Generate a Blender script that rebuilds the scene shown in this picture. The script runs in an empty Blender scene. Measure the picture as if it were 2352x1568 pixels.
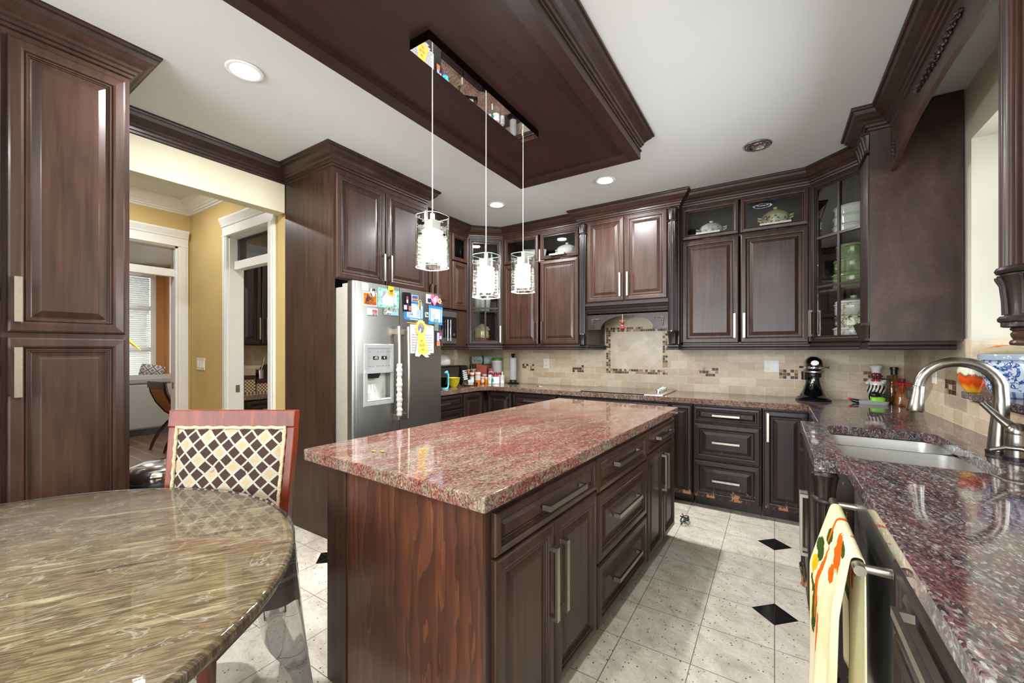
import bpy, bmesh, math, random
from mathutils import Matrix, Vector
random.seed(7)
SC = bpy.context.scene
COL = SC.collection
PI = math.pi
H_CEIL = 2.78
# ------------------------------------------------------------------ camera
cam_data = bpy.data.cameras.new('camera')
cam = bpy.data.objects.new('camera', cam_data)
COL.objects.link(cam)
cam.location = (0.0, 0.0, 1.335)
cam.rotation_euler = (PI / 2, 0, math.atan(603 / 935.4))
cam_data.sensor_width = 36.0
cam_data.lens = 935.4 / 2352 * 36.0
cam_data.shift_y = 19.0 / 2352
cam_data.clip_start = 0.03
SC.camera = cam
# ------------------------------------------------------------------ world, exposure
SC.view_settings.view_transform = 'Standard'
SC.view_settings.look = 'None'
SC.view_settings.gamma = 1.0
SC.view_settings.use_curve_mapping = False
SC.view_settings.exposure = 0.53
SC.cycles.use_denoising = True
SC.cycles.max_bounces = 10
SC.cycles.diffuse_bounces = 5
SC.cycles.glossy_bounces = 5
SC.cycles.transmission_bounces = 8
SC.cycles.transparent_max_bounces = 16
SC.cycles.caustics_reflective = False
SC.cycles.caustics_refractive = False
SC.cycles.sample_clamp_indirect = 6.0
W = bpy.data.worlds.new('sky')
SC.world = W
W.use_nodes = True
bg = W.node_tree.nodes['Background']
bg.inputs[0].default_value = (0.86, 0.93, 1.0, 1)
bg.inputs[1].default_value = 9.0


def lamp(name, kind, loc, energy, color=(1, 1, 1), rot=(0, 0, 0), **kw):
    d = bpy.data.lights.new(name, kind)
    d.energy = energy
    d.color = color
    for k, v in kw.items():
        setattr(d, k, v)
    o = bpy.data.objects.new(name, d)
    o.location = loc
    o.rotation_euler = rot
    COL.objects.link(o)
    return o


# daylight: portals in the window openings let the sky light in
def portal(name, loc, rot, sx, sy):
    o = lamp(name, 'AREA', loc, 1.0, rot=rot, shape='RECTANGLE', size=sx, size_y=sy)
    o.data.cycles.is_portal = True


portal('daylight_sink_window', (1.24, 2.39, 1.79), (0, PI / 2, 0), 1.36, 1.56)
portal('daylight_patio_window', (-1.3, -2.95, 1.45), (PI / 2, 0, 0), 3.8, 2.2)
portal('daylight_lounge_window', (-9.62, 1.75, 1.7), (0, -PI / 2, 0), 2.1, 1.9)
DOWN_W = 36.0
PEND_W = 9.0
WARM = (0.985, 0.985, 1.0)


# ------------------------------------------------------------------ object helpers
def tag(o, label=None, cat=None, group=None, kind=None):
    if label: o['label'] = label
    if cat: o['category'] = cat
    if group: o['group'] = group
    if kind: o['kind'] = kind
    return o


def thing(name, label, cat, loc=(0, 0, 0), rz=0.0, group=None):
    o = bpy.data.objects.new(name, None)
    o.empty_display_size = 0.1
    COL.objects.link(o)
    o.location = loc
    o.rotation_euler = (0, 0, rz)
    return tag(o, label, cat, group)


def dup(root, loc, rz, label, group=None):
    r = root.copy(); COL.objects.link(r)
    r.location = loc; r.rotation_euler = (0, 0, rz)
    r['label'] = label
    if group: r['group'] = group
    for ch in list(root.children):
        c = ch.copy(); COL.objects.link(c); c.parent = r
        for g in list(ch.children):
            d = g.copy(); COL.objects.link(d); d.parent = c
    return r


class MB:
    """collects geometry for one mesh"""
    def __init__(s):
        s.v = []; s.f = []; s.mi = []; s.M = Matrix.Identity(4); s.m = 0

    def add(s, vs, fs):
        b = len(s.v)
        s.v += [tuple(s.M @ Vector(p)) for p in vs]
        for f in fs:
            s.f.append([b + i for i in f]); s.mi.append(s.m)
        return s

    def box(s, x0, x1, y0, y1, z0, z1):
        vs = [(x0, y0, z0), (x1, y0, z0), (x1, y1, z0), (x0, y1, z0), (x0, y0, z1), (x1, y0, z1), (x1, y1, z1), (x0, y1, z1)]
        return s.add(vs, [(3, 2, 1, 0), (4, 5, 6, 7), (0, 1, 5, 4), (1, 2, 6, 5), (2, 3, 7, 6), (3, 0, 4, 7)])

    def loft(s, rings, cap0=True, cap1=True, closed=True):
        n = len(rings[0]); vs = [p for r in rings for p in r]; fs = []
        for i in range(len(rings) - 1):
            for j in range(n if closed else n - 1):
                k = (j + 1) % n
                fs.append((i * n + j, i * n + k, (i + 1) * n + k, (i + 1) * n + j))
        if cap0: fs.append(tuple(reversed(range(n))))
        if cap1: fs.append(tuple((len(rings) - 1) * n + j for j in range(n)))
        return s.add(vs, fs)

    def lathe(s, prof, c=(0, 0, 0), n=24, fl=None, cap0=True, cap1=True, sx=1.0, sy=1.0):
        """prof: (r, z) bottom to top; fl(angle, i) -> radius factor"""
        rings = []
        for i, (r, z) in enumerate(prof):
            ring = []
            for j in range(n):
                a = 2 * PI * j / n
                rr = r * (fl(a, i) if fl else 1.0)
                ring.append((c[0] + rr * math.cos(a) * sx, c[1] + rr * math.sin(a) * sy, c[2] + z))
            rings.append(ring)
        return s.loft(rings, cap0, cap1)

    def tube(s, pts, r, n=10, caps=True, sq=None):
        pts = [Vector(p) for p in pts]
        rs = r if isinstance(r, (list, tuple)) else [r] * len(pts)
        up = None; rings = []
        for i, p in enumerate(pts):
            t = (pts[min(i + 1, len(pts) - 1)] - pts[max(i - 1, 0)]).normalized()
            if up is None:
                up = Vector((0, 0, 1)) if abs(t.z) < 0.9 else Vector((1, 0, 0))
            u = (up - t * up.dot(t)).normalized(); up = u
            w = t.cross(u)
            ring = []
            for j in range(n):
                a = 2 * PI * j / n + (PI / 4 if n == 4 else 0)
                ring.append(tuple(p + u * (rs[i] * math.cos(a)) + w * (rs[i] * math.sin(a) * (sq or 1.0))))
            rings.append(ring)
        return s.loft(rings, caps, caps)

    def prism(s, poly, z0, z1):
        """poly (x,y) ccw extruded in z"""
        return s.loft([[(x, y, z0) for x, y in poly], [(x, y, z1) for x, y in poly]])

    def prism_y(s, poly, y0, y1):
        """poly (x,z) extruded in y"""
        return s.loft([[(x, y0, z) for x, z in poly], [(x, y1, z) for x, z in poly]])

    def sphere(s, c, r, n=16, sx=1, sy=1, sz=1):
        m = n // 2
        prof = [(r * math.sin(PI * i / m) + 1e-5, -r * math.cos(PI * i / m) * sz) for i in range(m + 1)]
        return s.lathe(prof, c, n, sx=sx, sy=sy)

    def sweep(s, path, prof, closed=False):
        """profile (out, z) along path (x, y); out is to the right of travel; mitred"""
        P = [Vector((x, y)) for x, y in path]; n = len(P); rings = []
        for i in range(n):
            a = P[i] - P[i - 1] if (i > 0 or closed) else None
            b = P[(i + 1) % n] - P[i] if (i < n - 1 or closed) else None
            na = Vector((a.y, -a.x)).normalized() if a is not None else None
            nb = Vector((b.y, -b.x)).normalized() if b is not None else None
            if na is None: m = nb
            elif nb is None: m = na
            else:
                m = na + nb
                m = m / max(m.dot(na), 0.2)
            rings.append([(P[i].x + m.x * o, P[i].y + m.y * o, z) for o, z in prof])
        if closed: rings.append(rings[0])
        return s.loft(rings, not closed, not closed)

    def rings_y(s, x0, x1, z0, z1, prof, y=0.0, cap=True):
        """nested rectangular rings facing -y: prof (inset, out)"""
        rings = []
        for d, o in prof:
            rings.append([(x0 + d, y - o, z0 + d), (x1 - d, y - o, z0 + d), (x1 - d, y - o, z1 - d), (x0 + d, y - o, z1 - d)])
        return s.loft(rings, False, cap)

    def build(s, name, mat, parent=None, smooth=None, label=None, bevel=None, subd=None):
        me = bpy.data.meshes.new(name)
        me.from_pydata(s.v, [], s.f)
        mats = mat if isinstance(mat, (list, tuple)) else [mat]
        for m in mats: me.materials.append(m)
        if len(mats) > 1:
            me.polygons.foreach_set('material_index', s.mi)
        me.validate()
        bm = bmesh.new(); bm.from_mesh(me)
        bmesh.ops.recalc_face_normals(bm, faces=bm.faces)
        bm.to_mesh(me); bm.free()
        if smooth is not None:
            for p in me.polygons: p.use_smooth = True
            if smooth < 179:
                me.set_sharp_from_angle(angle=math.radians(smooth))
        me.update()
        o = bpy.data.objects.new(name, me)
        COL.objects.link(o)
        if parent is not None: o.parent = parent
        if label: o['label'] = label
        if bevel:
            b = o.modifiers.new('edge', 'BEVEL'); b.width = bevel; b.segments = 2; b.limit_method = 'ANGLE'; b.angle_limit = math.radians(50)
        if subd:
            b = o.modifiers.new('subd', 'SUBSURF'); b.levels = subd; b.render_levels = subd
        return o


def bx(name, mat, x0, x1, y0, y1, z0, z1, parent=None, **k):
    return MB().box(x0, x1, y0, y1, z0, z1).build(name, mat, parent, **k)


def struct(o):
    o['kind'] = 'structure'
    return o


def text_mesh(name, s, size, mat, parent=None, M=None, extrude=0.0004, align='CENTER'):
    cu = bpy.data.curves.new(name, 'FONT')
    cu.body = s; cu.size = size; cu.extrude = extrude; cu.align_x = align; cu.align_y = 'CENTER'
    cu.resolution_u = 2
    t = bpy.data.objects.new(name + '_c', cu); COL.objects.link(t)
    dg = bpy.context.evaluated_depsgraph_get()
    me = bpy.data.meshes.new_from_object(t.evaluated_get(dg))
    bpy.data.objects.remove(t)
    if M is not None: me.transform(M)
    me.materials.clear(); me.materials.append(mat)
    o = bpy.data.objects.new(name, me); COL.objects.link(o)
    if parent is not None: o.parent = parent
    return o


def rrect(cx, cy, w, h, r, z, n=5):
    pts = []
    for k, (sx, sy) in enumerate(((1, 1), (-1, 1), (-1, -1), (1, -1))):
        for i in range(n + 1):
            a = PI / 2 * k + PI / 2 * i / n
            pts.append((cx + sx * (w / 2 - r) + r * math.cos(a), cy + sy * (h / 2 - r) + r * math.sin(a), z))
    return pts


def arc(cx, cy, r, a0, a1, n):
    return [(cx + r * math.cos(math.radians(a0 + (a1 - a0) * i / n)), cy + r * math.sin(math.radians(a0 + (a1 - a0) * i / n))) for i in range(n + 1)]


# ------------------------------------------------------------------ materials
def lin(c):
    c = c / 255.0
    return c / 12.92 if c <= 0.04045 else ((c + 0.055) / 1.055) ** 2.4


def rgb(r, g, b):
    return (lin(r), lin(g), lin(b), 1)


class NT:
    def __init__(s, name):
        s.mat = bpy.data.materials.new(name); s.mat.use_nodes = True
        s.t = s.mat.node_tree; s.b = s.t.nodes['Principled BSDF']; s.out = s.t.nodes['Material Output']

    def n(s, typ, **kw):
        nd = s.t.nodes.new(typ)
        for k, v in kw.items(): setattr(nd, k, v)
        return nd

    def l(s, a, b): s.t.links.new(a, b)

    def val(s, sock, v):
        if isinstance(v, (int, float)): sock.default_value = v
        elif isinstance(v, (tuple, list)): sock.default_value = v
        else: s.l(v, sock)

    def m(s, op, a, b=0.0, c=None):
        nd = s.n('ShaderNodeMath', operation=op)
        s.val(nd.inputs[0], a); s.val(nd.inputs[1], b)
        if c is not None: s.val(nd.inputs[2], c)
        return nd.outputs[0]

    def co(s, scale=(1, 1, 1), rot=(0, 0, 0), loc=(0, 0, 0), kind='Object'):
        tc = s.n('ShaderNodeTexCoord'); mp = s.n('ShaderNodeMapping')
        src = tc.outputs[kind]
        if any(rot):      # turn first, then stretch
            m0 = s.n('ShaderNodeMapping'); m0.inputs['Rotation'].default_value = rot; s.l(src, m0.inputs[0]); src = m0.outputs[0]; rot = (0, 0, 0)
        mp.inputs['Scale'].default_value = scale; mp.inputs['Rotation'].default_value = rot; mp.inputs['Location'].default_value = loc
        s.l(src, mp.inputs[0]); return mp.outputs[0]

    def noise(s, vec, scale=5, detail=4, rough=.5, dist=0, fac=True):
        nd = s.n('ShaderNodeTexNoise')
        s.l(vec, nd.inputs['Vector']); nd.inputs['Scale'].default_value = scale; nd.inputs['Detail'].default_value = detail
        nd.inputs['Roughness'].default_value = rough; nd.inputs['Distortion'].default_value = dist
        return nd.outputs['Fac' if fac else 'Color']

    def vor(s, vec, scale=5, out='Distance', feature='F1', rnd=1.0):
        nd = s.n('ShaderNodeTexVoronoi'); nd.feature = feature
        s.l(vec, nd.inputs['Vector']); nd.inputs['Scale'].default_value = scale; nd.inputs['Randomness'].default_value = rnd
        return nd.outputs[out]

    def ramp(s, fac, stops, interp='LINEAR'):
        nd = s.n('ShaderNodeValToRGB'); nd.color_ramp.interpolation = interp
        e = nd.color_ramp.elements
        while len(e) < len(stops): e.new(0.5)
        for el, (p, c) in zip(e, stops):
            el.position = p; el.color = c if len(c) == 4 else (*c, 1)
        s.l(fac, nd.inputs[0]); return nd.outputs[0]

    def mix(s, fac, a, b, blend='MIX'):
        nd = s.n('ShaderNodeMix', data_type='RGBA', blend_type=blend)
        s.val(nd.inputs[0], fac); s.val(nd.inputs[6], a); s.val(nd.inputs[7], b)
        return nd.outputs[2]

    def bump(s, h, strength=.1, dist=.002):
        nd = s.n('ShaderNodeBump'); nd.inputs['Strength'].default_value = strength; nd.inputs['Distance'].default_value = dist
        s.l(h, nd.inputs['Height']); s.l(nd.outputs[0], s.b.inputs['Normal'])

    def set(s, **kw):
        mp = {'col': 'Base Color', 'rough': 'Roughness', 'metal': 'Metallic', 'coat': 'Coat Weight', 'coatr': 'Coat Roughness', 'spec': 'Specular IOR Level',
              'trans': 'Transmission Weight', 'ior': 'IOR', 'emit': 'Emission Strength', 'ecol': 'Emission Color', 'alpha': 'Alpha', 'sheen': 'Sheen Weight', 'sub': 'Subsurface Weight'}
        for k, v in kw.items(): s.val(s.b.inputs[mp[k]], v)
        return s


def plain(name, c, rough=.5, metal=0, noise=0.06, scale=40, coat=0, spec=.5):
    """a plain colour with a little procedural unevenness"""
    n = NT(name); v = n.co()
    f = n.noise(v, scale, 3)
    dk = tuple(x * (1 - noise * 2) for x in c[:3]) + (1,); lt = tuple(min(1, x * (1 + noise * 2)) for x in c[:3]) + (1,)
    n.set(col=n.ramp(f, [(.3, dk), (.7, lt)]), rough=rough, metal=metal, coat=coat, spec=spec)
    return n.mat


def wood(name, dark, light, rough=.38, coat=.35, grain=1.0, blotch=.35, axis='z', coatr=.26, fine=1.0):
    n = NT(name)
    sc = {'z': (38, 38, 2.2), 'x': (2.2, 38, 38), 'y': (38, 2.2, 38)}[axis]
    v = n.co(sc)
    g = n.noise(v, grain, 6, .62, .6)
    v2 = n.co({'z': (3, 3, 1.2), 'x': (1.2, 3, 3), 'y': (3, 1.2, 3)}[axis])
    bl = n.noise(v2, 1.6, 3, .55, .8)
    f = n.m('ADD', n.m('MULTIPLY', g, 1 - blotch), n.m('MULTIPLY', bl, blotch))
    n.set(col=n.ramp(f, [(.32, dark), (.66, light)]), rough=rough + .04, coat=coat * .3, coatr=coatr * .7, spec=.30)
    n.bump(g, .06 * fine, .001)
    return n.mat


CHERRY = wood('cherry_wood', rgb(32, 20, 15), rgb(68, 45, 35), .32, .40)
ESPRESSO = wood('espresso_wood', rgb(22, 14, 11), rgb(45, 30, 24), .38, .45)
TRIMW = wood('moulding_wood', rgb(32, 19, 15), rgb(62, 40, 31), .36, .4, axis='x')
SOFFW = wood('ceiling_panel_wood', rgb(34, 19, 16), rgb(56, 33, 27), .40, .35, axis='y')


def worn_wood():
    n = NT('worn_espresso_wood')
    v = n.co((38, 38, 2.2)); g = n.noise(v, 1.0, 6, .62, .6)
    base = n.ramp(g, [(.32, rgb(22, 13, 11)), (.66, rgb(46, 29, 23))])
    w = n.noise(n.co((5, 5, 3)), 2.0, 6, .75, .3)
    # paint rubbed through to bare wood low down on the doors
    sep = n.n('ShaderNodeSeparateXYZ'); n.l(n.co(), sep.inputs[0])
    lowz = n.m('SUBTRACT', .30, sep.outputs[2])
    lowz = n.m('MULTIPLY', n.m('MAXIMUM', lowz, 0.0), .55)
    chip = n.ramp(n.m('ADD', w, lowz), [(.665, (0, 0, 0)), (.685, (1, 1, 1))])
    n.set(col=n.mix(chip, base, rgb(168, 120, 84)), rough=.46, coat=.14, coatr=.26, spec=.32)
    return n.mat


WORN = worn_wood()


def island_panel_wood():
    n = NT('flame_grain_wood')
    v = n.co((5.0, 5.0, .55))
    d = n.noise(v, 1.5, 4, .6, 1.2)
    w = n.n('ShaderNodeTexWave'); w.wave_type = 'BANDS'; w.bands_direction = 'X'; w.wave_profile = 'SAW'
    n.l(n.co((1.0, 1.0, .18)), w.inputs['Vector'])
    w.inputs['Scale'].default_value = 5.5; w.inputs['Distortion'].default_value = 17; w.inputs['Detail'].default_value = 4; w.inputs['Detail Scale'].default_value = 1.1; w.inputs['Detail Roughness'].default_value = .62
    fine = n.noise(n.co((90, 90, 4)), 1, 5, .7)
    f = n.m('ADD', n.m('MULTIPLY', w.outputs['Fac'], .22), n.m('ADD', n.m('MULTIPLY', fine, .34), n.m('MULTIPLY', d, .50)))
    n.set(col=n.ramp(f, [(.34, rgb(48, 25, 17)), (.52, rgb(69, 37, 24)), (.64, rgb(84, 46, 29)), (.78, rgb(112, 67, 42))]), rough=.33, coat=.3, coatr=.15)
    return n.mat


FLAME = island_panel_wood()


def granite(name, reds, greys, rot, seed, stretch=3.2, red_amt=.5, rough=.05, gs=40):
    """flowing bands of red grains and grey-cream-green grains, all broken into small crystals"""
    n = NT(name)
    warp = n.noise(n.co((1, 1, 1), (0, 0, rot), (seed, 0, 0)), 1.7, 4, .55, 0, fac=False)
    v = n.mix(.30, n.co((1, stretch, 1), (0, 0, rot), (seed, seed * .7, 0)), warp, 'ADD')
    big = n.noise(v, 2.3, 6, .62, 1.0)
    mid = n.noise(v, 7.5, 6, .72, .7)
    grain = n.noise(n.co((.5, 2.6, 1.3), (0, 0, rot)), gs, 5, .8, .5)
    cell = n.n('ShaderNodeSeparateColor'); n.l(n.vor(n.co((1, 1.7, 1.2), (0, 0, rot)), 130, 'Color'), cell.inputs[0])
    tone = n.m('ADD', n.m('MULTIPLY', mid, .38), n.m('ADD', n.m('MULTIPLY', grain, .42), n.m('MULTIPLY', cell.outputs[0], .20)))
    k = len(reds)
    cr = n.ramp(tone, [(.30 + .40 * i / (k - 1), c) for i, c in enumerate(reds)])
    k = len(greys)
    cg = n.ramp(tone, [(.30 + .40 * i / (k - 1), c) for i, c in enumerate(greys)])
    mask = n.m('ADD', n.m('MULTIPLY', big, .56), n.m('ADD', n.m('MULTIPLY', mid, .24), n.m('MULTIPLY', cell.outputs[1], .20)))
    w = .5 + (.5 - red_amt) * .3
    m = n.ramp(mask, [(w - .045, (0, 0, 0)), (w + .045, (1, 1, 1))])
    n.set(col=n.mix(m, cg, cr), rough=rough, spec=.5)
    return n.mat


GRAN_I = granite('red_granite', [rgb(50, 27, 26), rgb(88, 42, 39), rgb(114, 60, 54), rgb(132, 86, 77), rgb(154, 128, 114)], [rgb(44, 42, 36), rgb(86, 78, 66), rgb(122, 106, 90), rgb(140, 126, 108), rgb(168, 158, 138)], -1.35, 3.1, red_amt=.52)
GRAN_R = granite('grey_red_granite', [rgb(36, 26, 28), rgb(66, 42, 44), rgb(92, 58, 58), rgb(114, 82, 80), rgb(156, 140, 136)], [rgb(20, 20, 22), rgb(46, 42, 44), rgb(86, 82, 82), rgb(140, 138, 134), rgb(196, 196, 190)], -1.85, 9.2, 4.0, red_amt=.44, gs=26)
GRAN_B = granite('brown_granite', [rgb(40, 28, 24), rgb(76, 46, 40), rgb(104, 70, 60), rgb(124, 96, 84), rgb(150, 130, 114)], [rgb(36, 32, 28), rgb(70, 58, 48), rgb(104, 88, 74), rgb(130, 114, 98), rgb(154, 144, 126)], .3, 5.2, red_amt=.45)


def travertine(name, axis):
    """axis 'x': wall runs along x; 'y': along y.  brick courses .075 high"""
    n = NT(name)
    tc = n.n('ShaderNodeTexCoord'); sep = n.n('ShaderNodeSeparateXYZ'); n.l(tc.outputs['Object'], sep.inputs[0])
    cmb = n.n('ShaderNodeCombineXYZ'); n.l(sep.outputs[0 if axis == 'x' else 1], cmb.inputs[0])
    n.l(n.m('SUBTRACT', sep.outputs[2], .91), cmb.inputs[1])
    br = n.n('ShaderNodeTexBrick'); n.l(cmb.outputs[0], br.inputs['Vector'])
    br.inputs['Scale'].default_value = 1.0; br.inputs['Brick Width'].default_value = .152; br.inputs['Row Height'].default_value = .0765
    br.inputs['Mortar Size'].default_value = .0016; br.inputs['Mortar Smooth'].default_value = .3; br.inputs['Bias'].default_value = 0
    br.inputs['Color1'].default_value = rgb(198, 176, 146); br.inputs['Color2'].default_value = rgb(222, 206, 180); br.inputs['Mortar'].default_value = rgb(228, 221, 204)
    no = n.noise(n.co((9, 9, 16)), 1.6, 6, .65, .6)
    c = n.mix(.75, br.outputs['Color'], n.ramp(no, [(.3, (.78, .74, .70)), (.55, (.97, .96, .94)), (.75, (1.06, 1.05, 1.04))]), 'MULTIPLY')
    pit = n.noise(n.co((60, 60, 110)), 1.0, 4, .7)
    c = n.mix(n.ramp(pit, [(.63, (0, 0, 0)), (.70, (.5, .5, .5))]), c, rgb(150, 122, 92))
    n.set(col=c, rough=.42, spec=.4)
    n.bump(n.m('SUBTRACT', 1.0, br.outputs['Fac']), .35, .002)
    return n.mat


TRAV_X = travertine('travertine_back', 'x')
TRAV_Y = travertine('travertine_side', 'y')


def floor_tiles():
    n = NT('speckled_white_tile')
    tc = n.n('ShaderNodeTexCoord'); sep = n.n('ShaderNodeSeparateXYZ'); n.l(tc.outputs['Object'], sep.inputs[0])
    x, y = sep.outputs[0], sep.outputs[1]
    TX, TY = .31, .3017

    def lined(a, t, off):
        w = n.m('ABSOLUTE', n.m('SUBTRACT', n.m('FRACT', n.m('DIVIDE', n.m('ADD', a, off), t)), .5))
        return n.m('GREATER_THAN', w, .5 - .0018 / t)
    grout = n.m('MAXIMUM', lined(x, TX, 31.0), lined(y, TY, -2.525 + TY * 100))

    def wrap(a, t, off):
        return n.m('MULTIPLY', n.m('SUBTRACT', n.m('ABSOLUTE', n.m('SUBTRACT', n.m('FRACT', n.m('DIVIDE', n.m('ADD', a, off), t)), .5)), .5), -t)
    dx = wrap(x, TX * 4, TX * 40); dy = wrap(y, TY * 3, -2.525 + TY * 90)
    dia = n.m('LESS_THAN', n.m('ADD', dx, dy), .104)
    v = n.co()
    cl = n.noise(n.co((1, 1.8, 1), (0, 0, .5)), 5.5, 7, .7, 1.0)
    base = n.ramp(cl, [(.28, rgb(188, 178, 162)), (.43, rgb(216, 207, 190)), (.62, rgb(236, 229, 213))])
    gr = n.noise(v, 130, 3, .6)
    base = n.mix(.5, base, n.ramp(gr, [(.3, (.72, .70, .68)), (.55, (1, 1, 1))]), 'MULTIPLY')
    vd = n.vor(v, 60, 'Distance'); vc = n.n('ShaderNodeSeparateColor'); n.l(n.vor(v, 60, 'Color'), vc.inputs[0])
    rare = n.m('GREATER_THAN', vc.outputs[0], .5)
    sz = n.m('MULTIPLY_ADD', vc.outputs[1], .19, .07)
    spot = n.m('MULTIPLY', n.m('LESS_THAN', vd, sz), rare)
    base = n.mix(n.m('MULTIPLY', spot, .85), base, rgb(66, 48, 42))
    smear = n.noise(n.co((1, 1, 1), (0, 0, .6)), 7, 8, .8, 2.5)
    base = n.mix(n.ramp(smear, [(.655, (0, 0, 0)), (.69, (.55, .55, .55))]), base, rgb(92, 86, 80))
    base = n.mix(grout, base, rgb(108, 98, 88))
    blk = n.mix(n.m('MULTIPLY', spot, .25), rgb(16, 16, 15), rgb(90, 90, 84))
    n.set(col=n.mix(dia, base, blk), rough=n.m('MULTIPLY_ADD', grout, .4, .16), spec=.5)
    return n.mat


FLOORM = floor_tiles()
CEILM = plain('ceiling_paint', rgb(209, 209, 207), .9, noise=.008, scale=3)
PALE = plain('pale_yellow_paint', rgb(208, 202, 182), .7, noise=.012, scale=4)
CREAM = plain('cream_paint', rgb(214, 206, 178), .7, noise=.012, scale=4)
YELLOW = plain('ochre_paint', rgb(206, 180, 118), .7, noise=.02, scale=4)
ORANGE = plain('orange_paint', rgb(206, 150, 92), .7, noise=.02, scale=4)
WHITEP = plain('white_trim_paint', rgb(232, 232, 226), .4, noise=.006, scale=8)
NICKEL = plain('brushed_nickel', rgb(172, 165, 151), .32, 1, .04, 90)
CHROME = plain('chrome', rgb(225, 225, 228), .06, 1, .01, 20)
MIRROR = plain('mirror_chrome', rgb(235, 235, 238), .015, 1, .003, 5)


def steel(name, c=(176, 176, 172), r=.3, axis='z'):
    n = NT(name)
    v = n.co((160, 160, 2) if axis == 'z' else (2, 160, 160))
    f = n.noise(v, 1, 4, .7)
    n.set(col=n.ramp(f, [(.3, rgb(*[int(x * .93) for x in c])), (.7, rgb(*c))]), rough=n.m('MULTIPLY_ADD', f, .14, r - .07), metal=1)
    return n.mat


STEEL = steel('stainless_steel', (158, 156, 151), .38)
STEEL_D = steel('stainless_sink', (206, 204, 198), .34, 'x')
GREYPL = plain('grey_plastic', rgb(150, 152, 150), .4, 0, .01)
LTGREY = plain('light_grey_enamel', rgb(178, 172, 158), .45, .3, .02)
BLACKG = plain('black_glass', rgb(10, 10, 11), .05, 0, .01, coat=.6)
BLACKP = plain('black_plastic', rgb(18, 18, 19), .35, 0, .03)
BLACKE = plain('black_enamel', rgb(8, 9, 12), .08, 0, .01, coat=.8)
WHITEPL = plain('white_plastic', rgb(236, 235, 228), .35, 0, .008)
WHITEC = plain('white_ceramic', rgb(232, 230, 224), .15, 0, .01, coat=.4)
IVORY = plain('ivory_plastic', rgb(234, 230, 214), .4, 0, .008)
PAPER = plain('white_paper', rgb(196, 195, 192), .8, 0, .01)


def thin_glass(name, tint=(1, 1, 1), refl=1.0, bumpy=0.0, ior=1.45):
    n = NT(name)
    n.t.nodes.remove(n.b)
    tr = n.n('ShaderNodeBsdfTransparent'); tr.inputs[0].default_value = (*tint, 1)
    gl = n.n('ShaderNodeBsdfGlossy'); gl.inputs['Roughness'].default_value = .02
    fr = n.n('ShaderNodeFresnel'); fr.inputs[0].default_value = ior
    if bumpy:
        b = n.n('ShaderNodeBump'); b.inputs['Strength'].default_value = bumpy; b.inputs['Distance'].default_value = .004
        n.l(n.noise(n.co((1, 1, .35)), 60, 3), b.inputs['Height'])
        n.l(b.outputs[0], gl.inputs['Normal']); n.l(b.outputs[0], fr.inputs['Normal'])
    mx = n.n('ShaderNodeMixShader')
    n.l(n.m('MULTIPLY', fr.outputs[0], refl), mx.inputs[0]); n.l(tr.outputs[0], mx.inputs[1]); n.l(gl.outputs[0], mx.inputs[2])
    n.l(mx.outputs[0], n.out.inputs[0])
    return n.mat


GLASS = thin_glass('window_glass', (.97, .98, .97), 1.0)
CABGLASS = thin_glass('cabinet_glass', (.86, .88, .86), 1.1)
PGLASS = thin_glass('pendant_glass', (.94, .965, .96), 2.2, .22)
GRIM = plain('glass_rim', rgb(222, 230, 228), .1, 0, .01, coat=.5)
SILVER = plain('satin_silver', rgb(222, 218, 208), .38, .7, .01)
VINYL = thin_glass('clear_vinyl', (.90, .92, .92), 1.0, .015)
_n = VINYL.node_tree.nodes; _d = _n.new('ShaderNodeBsdfTranslucent'); _d.inputs[0].default_value = (.9, .92, .92, 1)
_m = _n.new('ShaderNodeMixShader'); _m.inputs[0].default_value = .10
_o = [x for x in _n if x.type == 'OUTPUT_MATERIAL'][0]; _src = _o.inputs[0].links[0].from_socket
VINYL.node_tree.links.new(_src, _m.inputs[1]); VINYL.node_tree.links.new(_d.outputs[0], _m.inputs[2]); VINYL.node_tree.links.new(_m.outputs[0], _o.inputs[0])


def glow(name, col, strength):
    n = NT(name)
    n.set(col=(.8, .8, .8, 1), ecol=col, emit=strength, rough=.4)
    return n.mat


LEDW = glow('downlight_glow', (1, .97, .92, 1), 28.0)


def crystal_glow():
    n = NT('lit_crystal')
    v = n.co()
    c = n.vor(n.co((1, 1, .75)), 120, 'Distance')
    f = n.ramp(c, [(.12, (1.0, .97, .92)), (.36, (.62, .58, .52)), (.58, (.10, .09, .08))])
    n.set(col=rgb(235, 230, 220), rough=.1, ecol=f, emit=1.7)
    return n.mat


CRYSTAL = crystal_glow()
# ================================================================== the room
FZ = -0.041
YB, XR, XL = 4.505, 0.89, -3.30


def wallbox(name, mat, *a):
    return struct(bx(name, mat, *a))


wallbox('floor', FLOORM, -5.30, 1.6, -3.1, 4.7, FZ - .1, FZ)


def planks():
    n = NT('dark_plank_floor')
    tc = n.n('ShaderNodeTexCoord'); br = n.n('ShaderNodeTexBrick'); n.l(tc.outputs['Object'], br.inputs['Vector'])
    br.inputs['Scale'].default_value = 1; br.inputs['Brick Width'].default_value = 1.4; br.inputs['Row Height'].default_value = .16; br.inputs['Mortar Size'].default_value = .004
    br.inputs['Color1'].default_value = rgb(84, 58, 42); br.inputs['Color2'].default_value = rgb(104, 74, 56); br.inputs['Mortar'].default_value = rgb(150, 140, 128)
    g = n.noise(n.co((2, 40, 10)), 1, 5, .6)
    n.set(col=n.mix(.6, br.outputs[0], n.ramp(g, [(.3, (.7, .7, .7)), (.7, (1.15, 1.15, 1.15))]), 'MULTIPLY'), rough=.28)
    return n.mat


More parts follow.
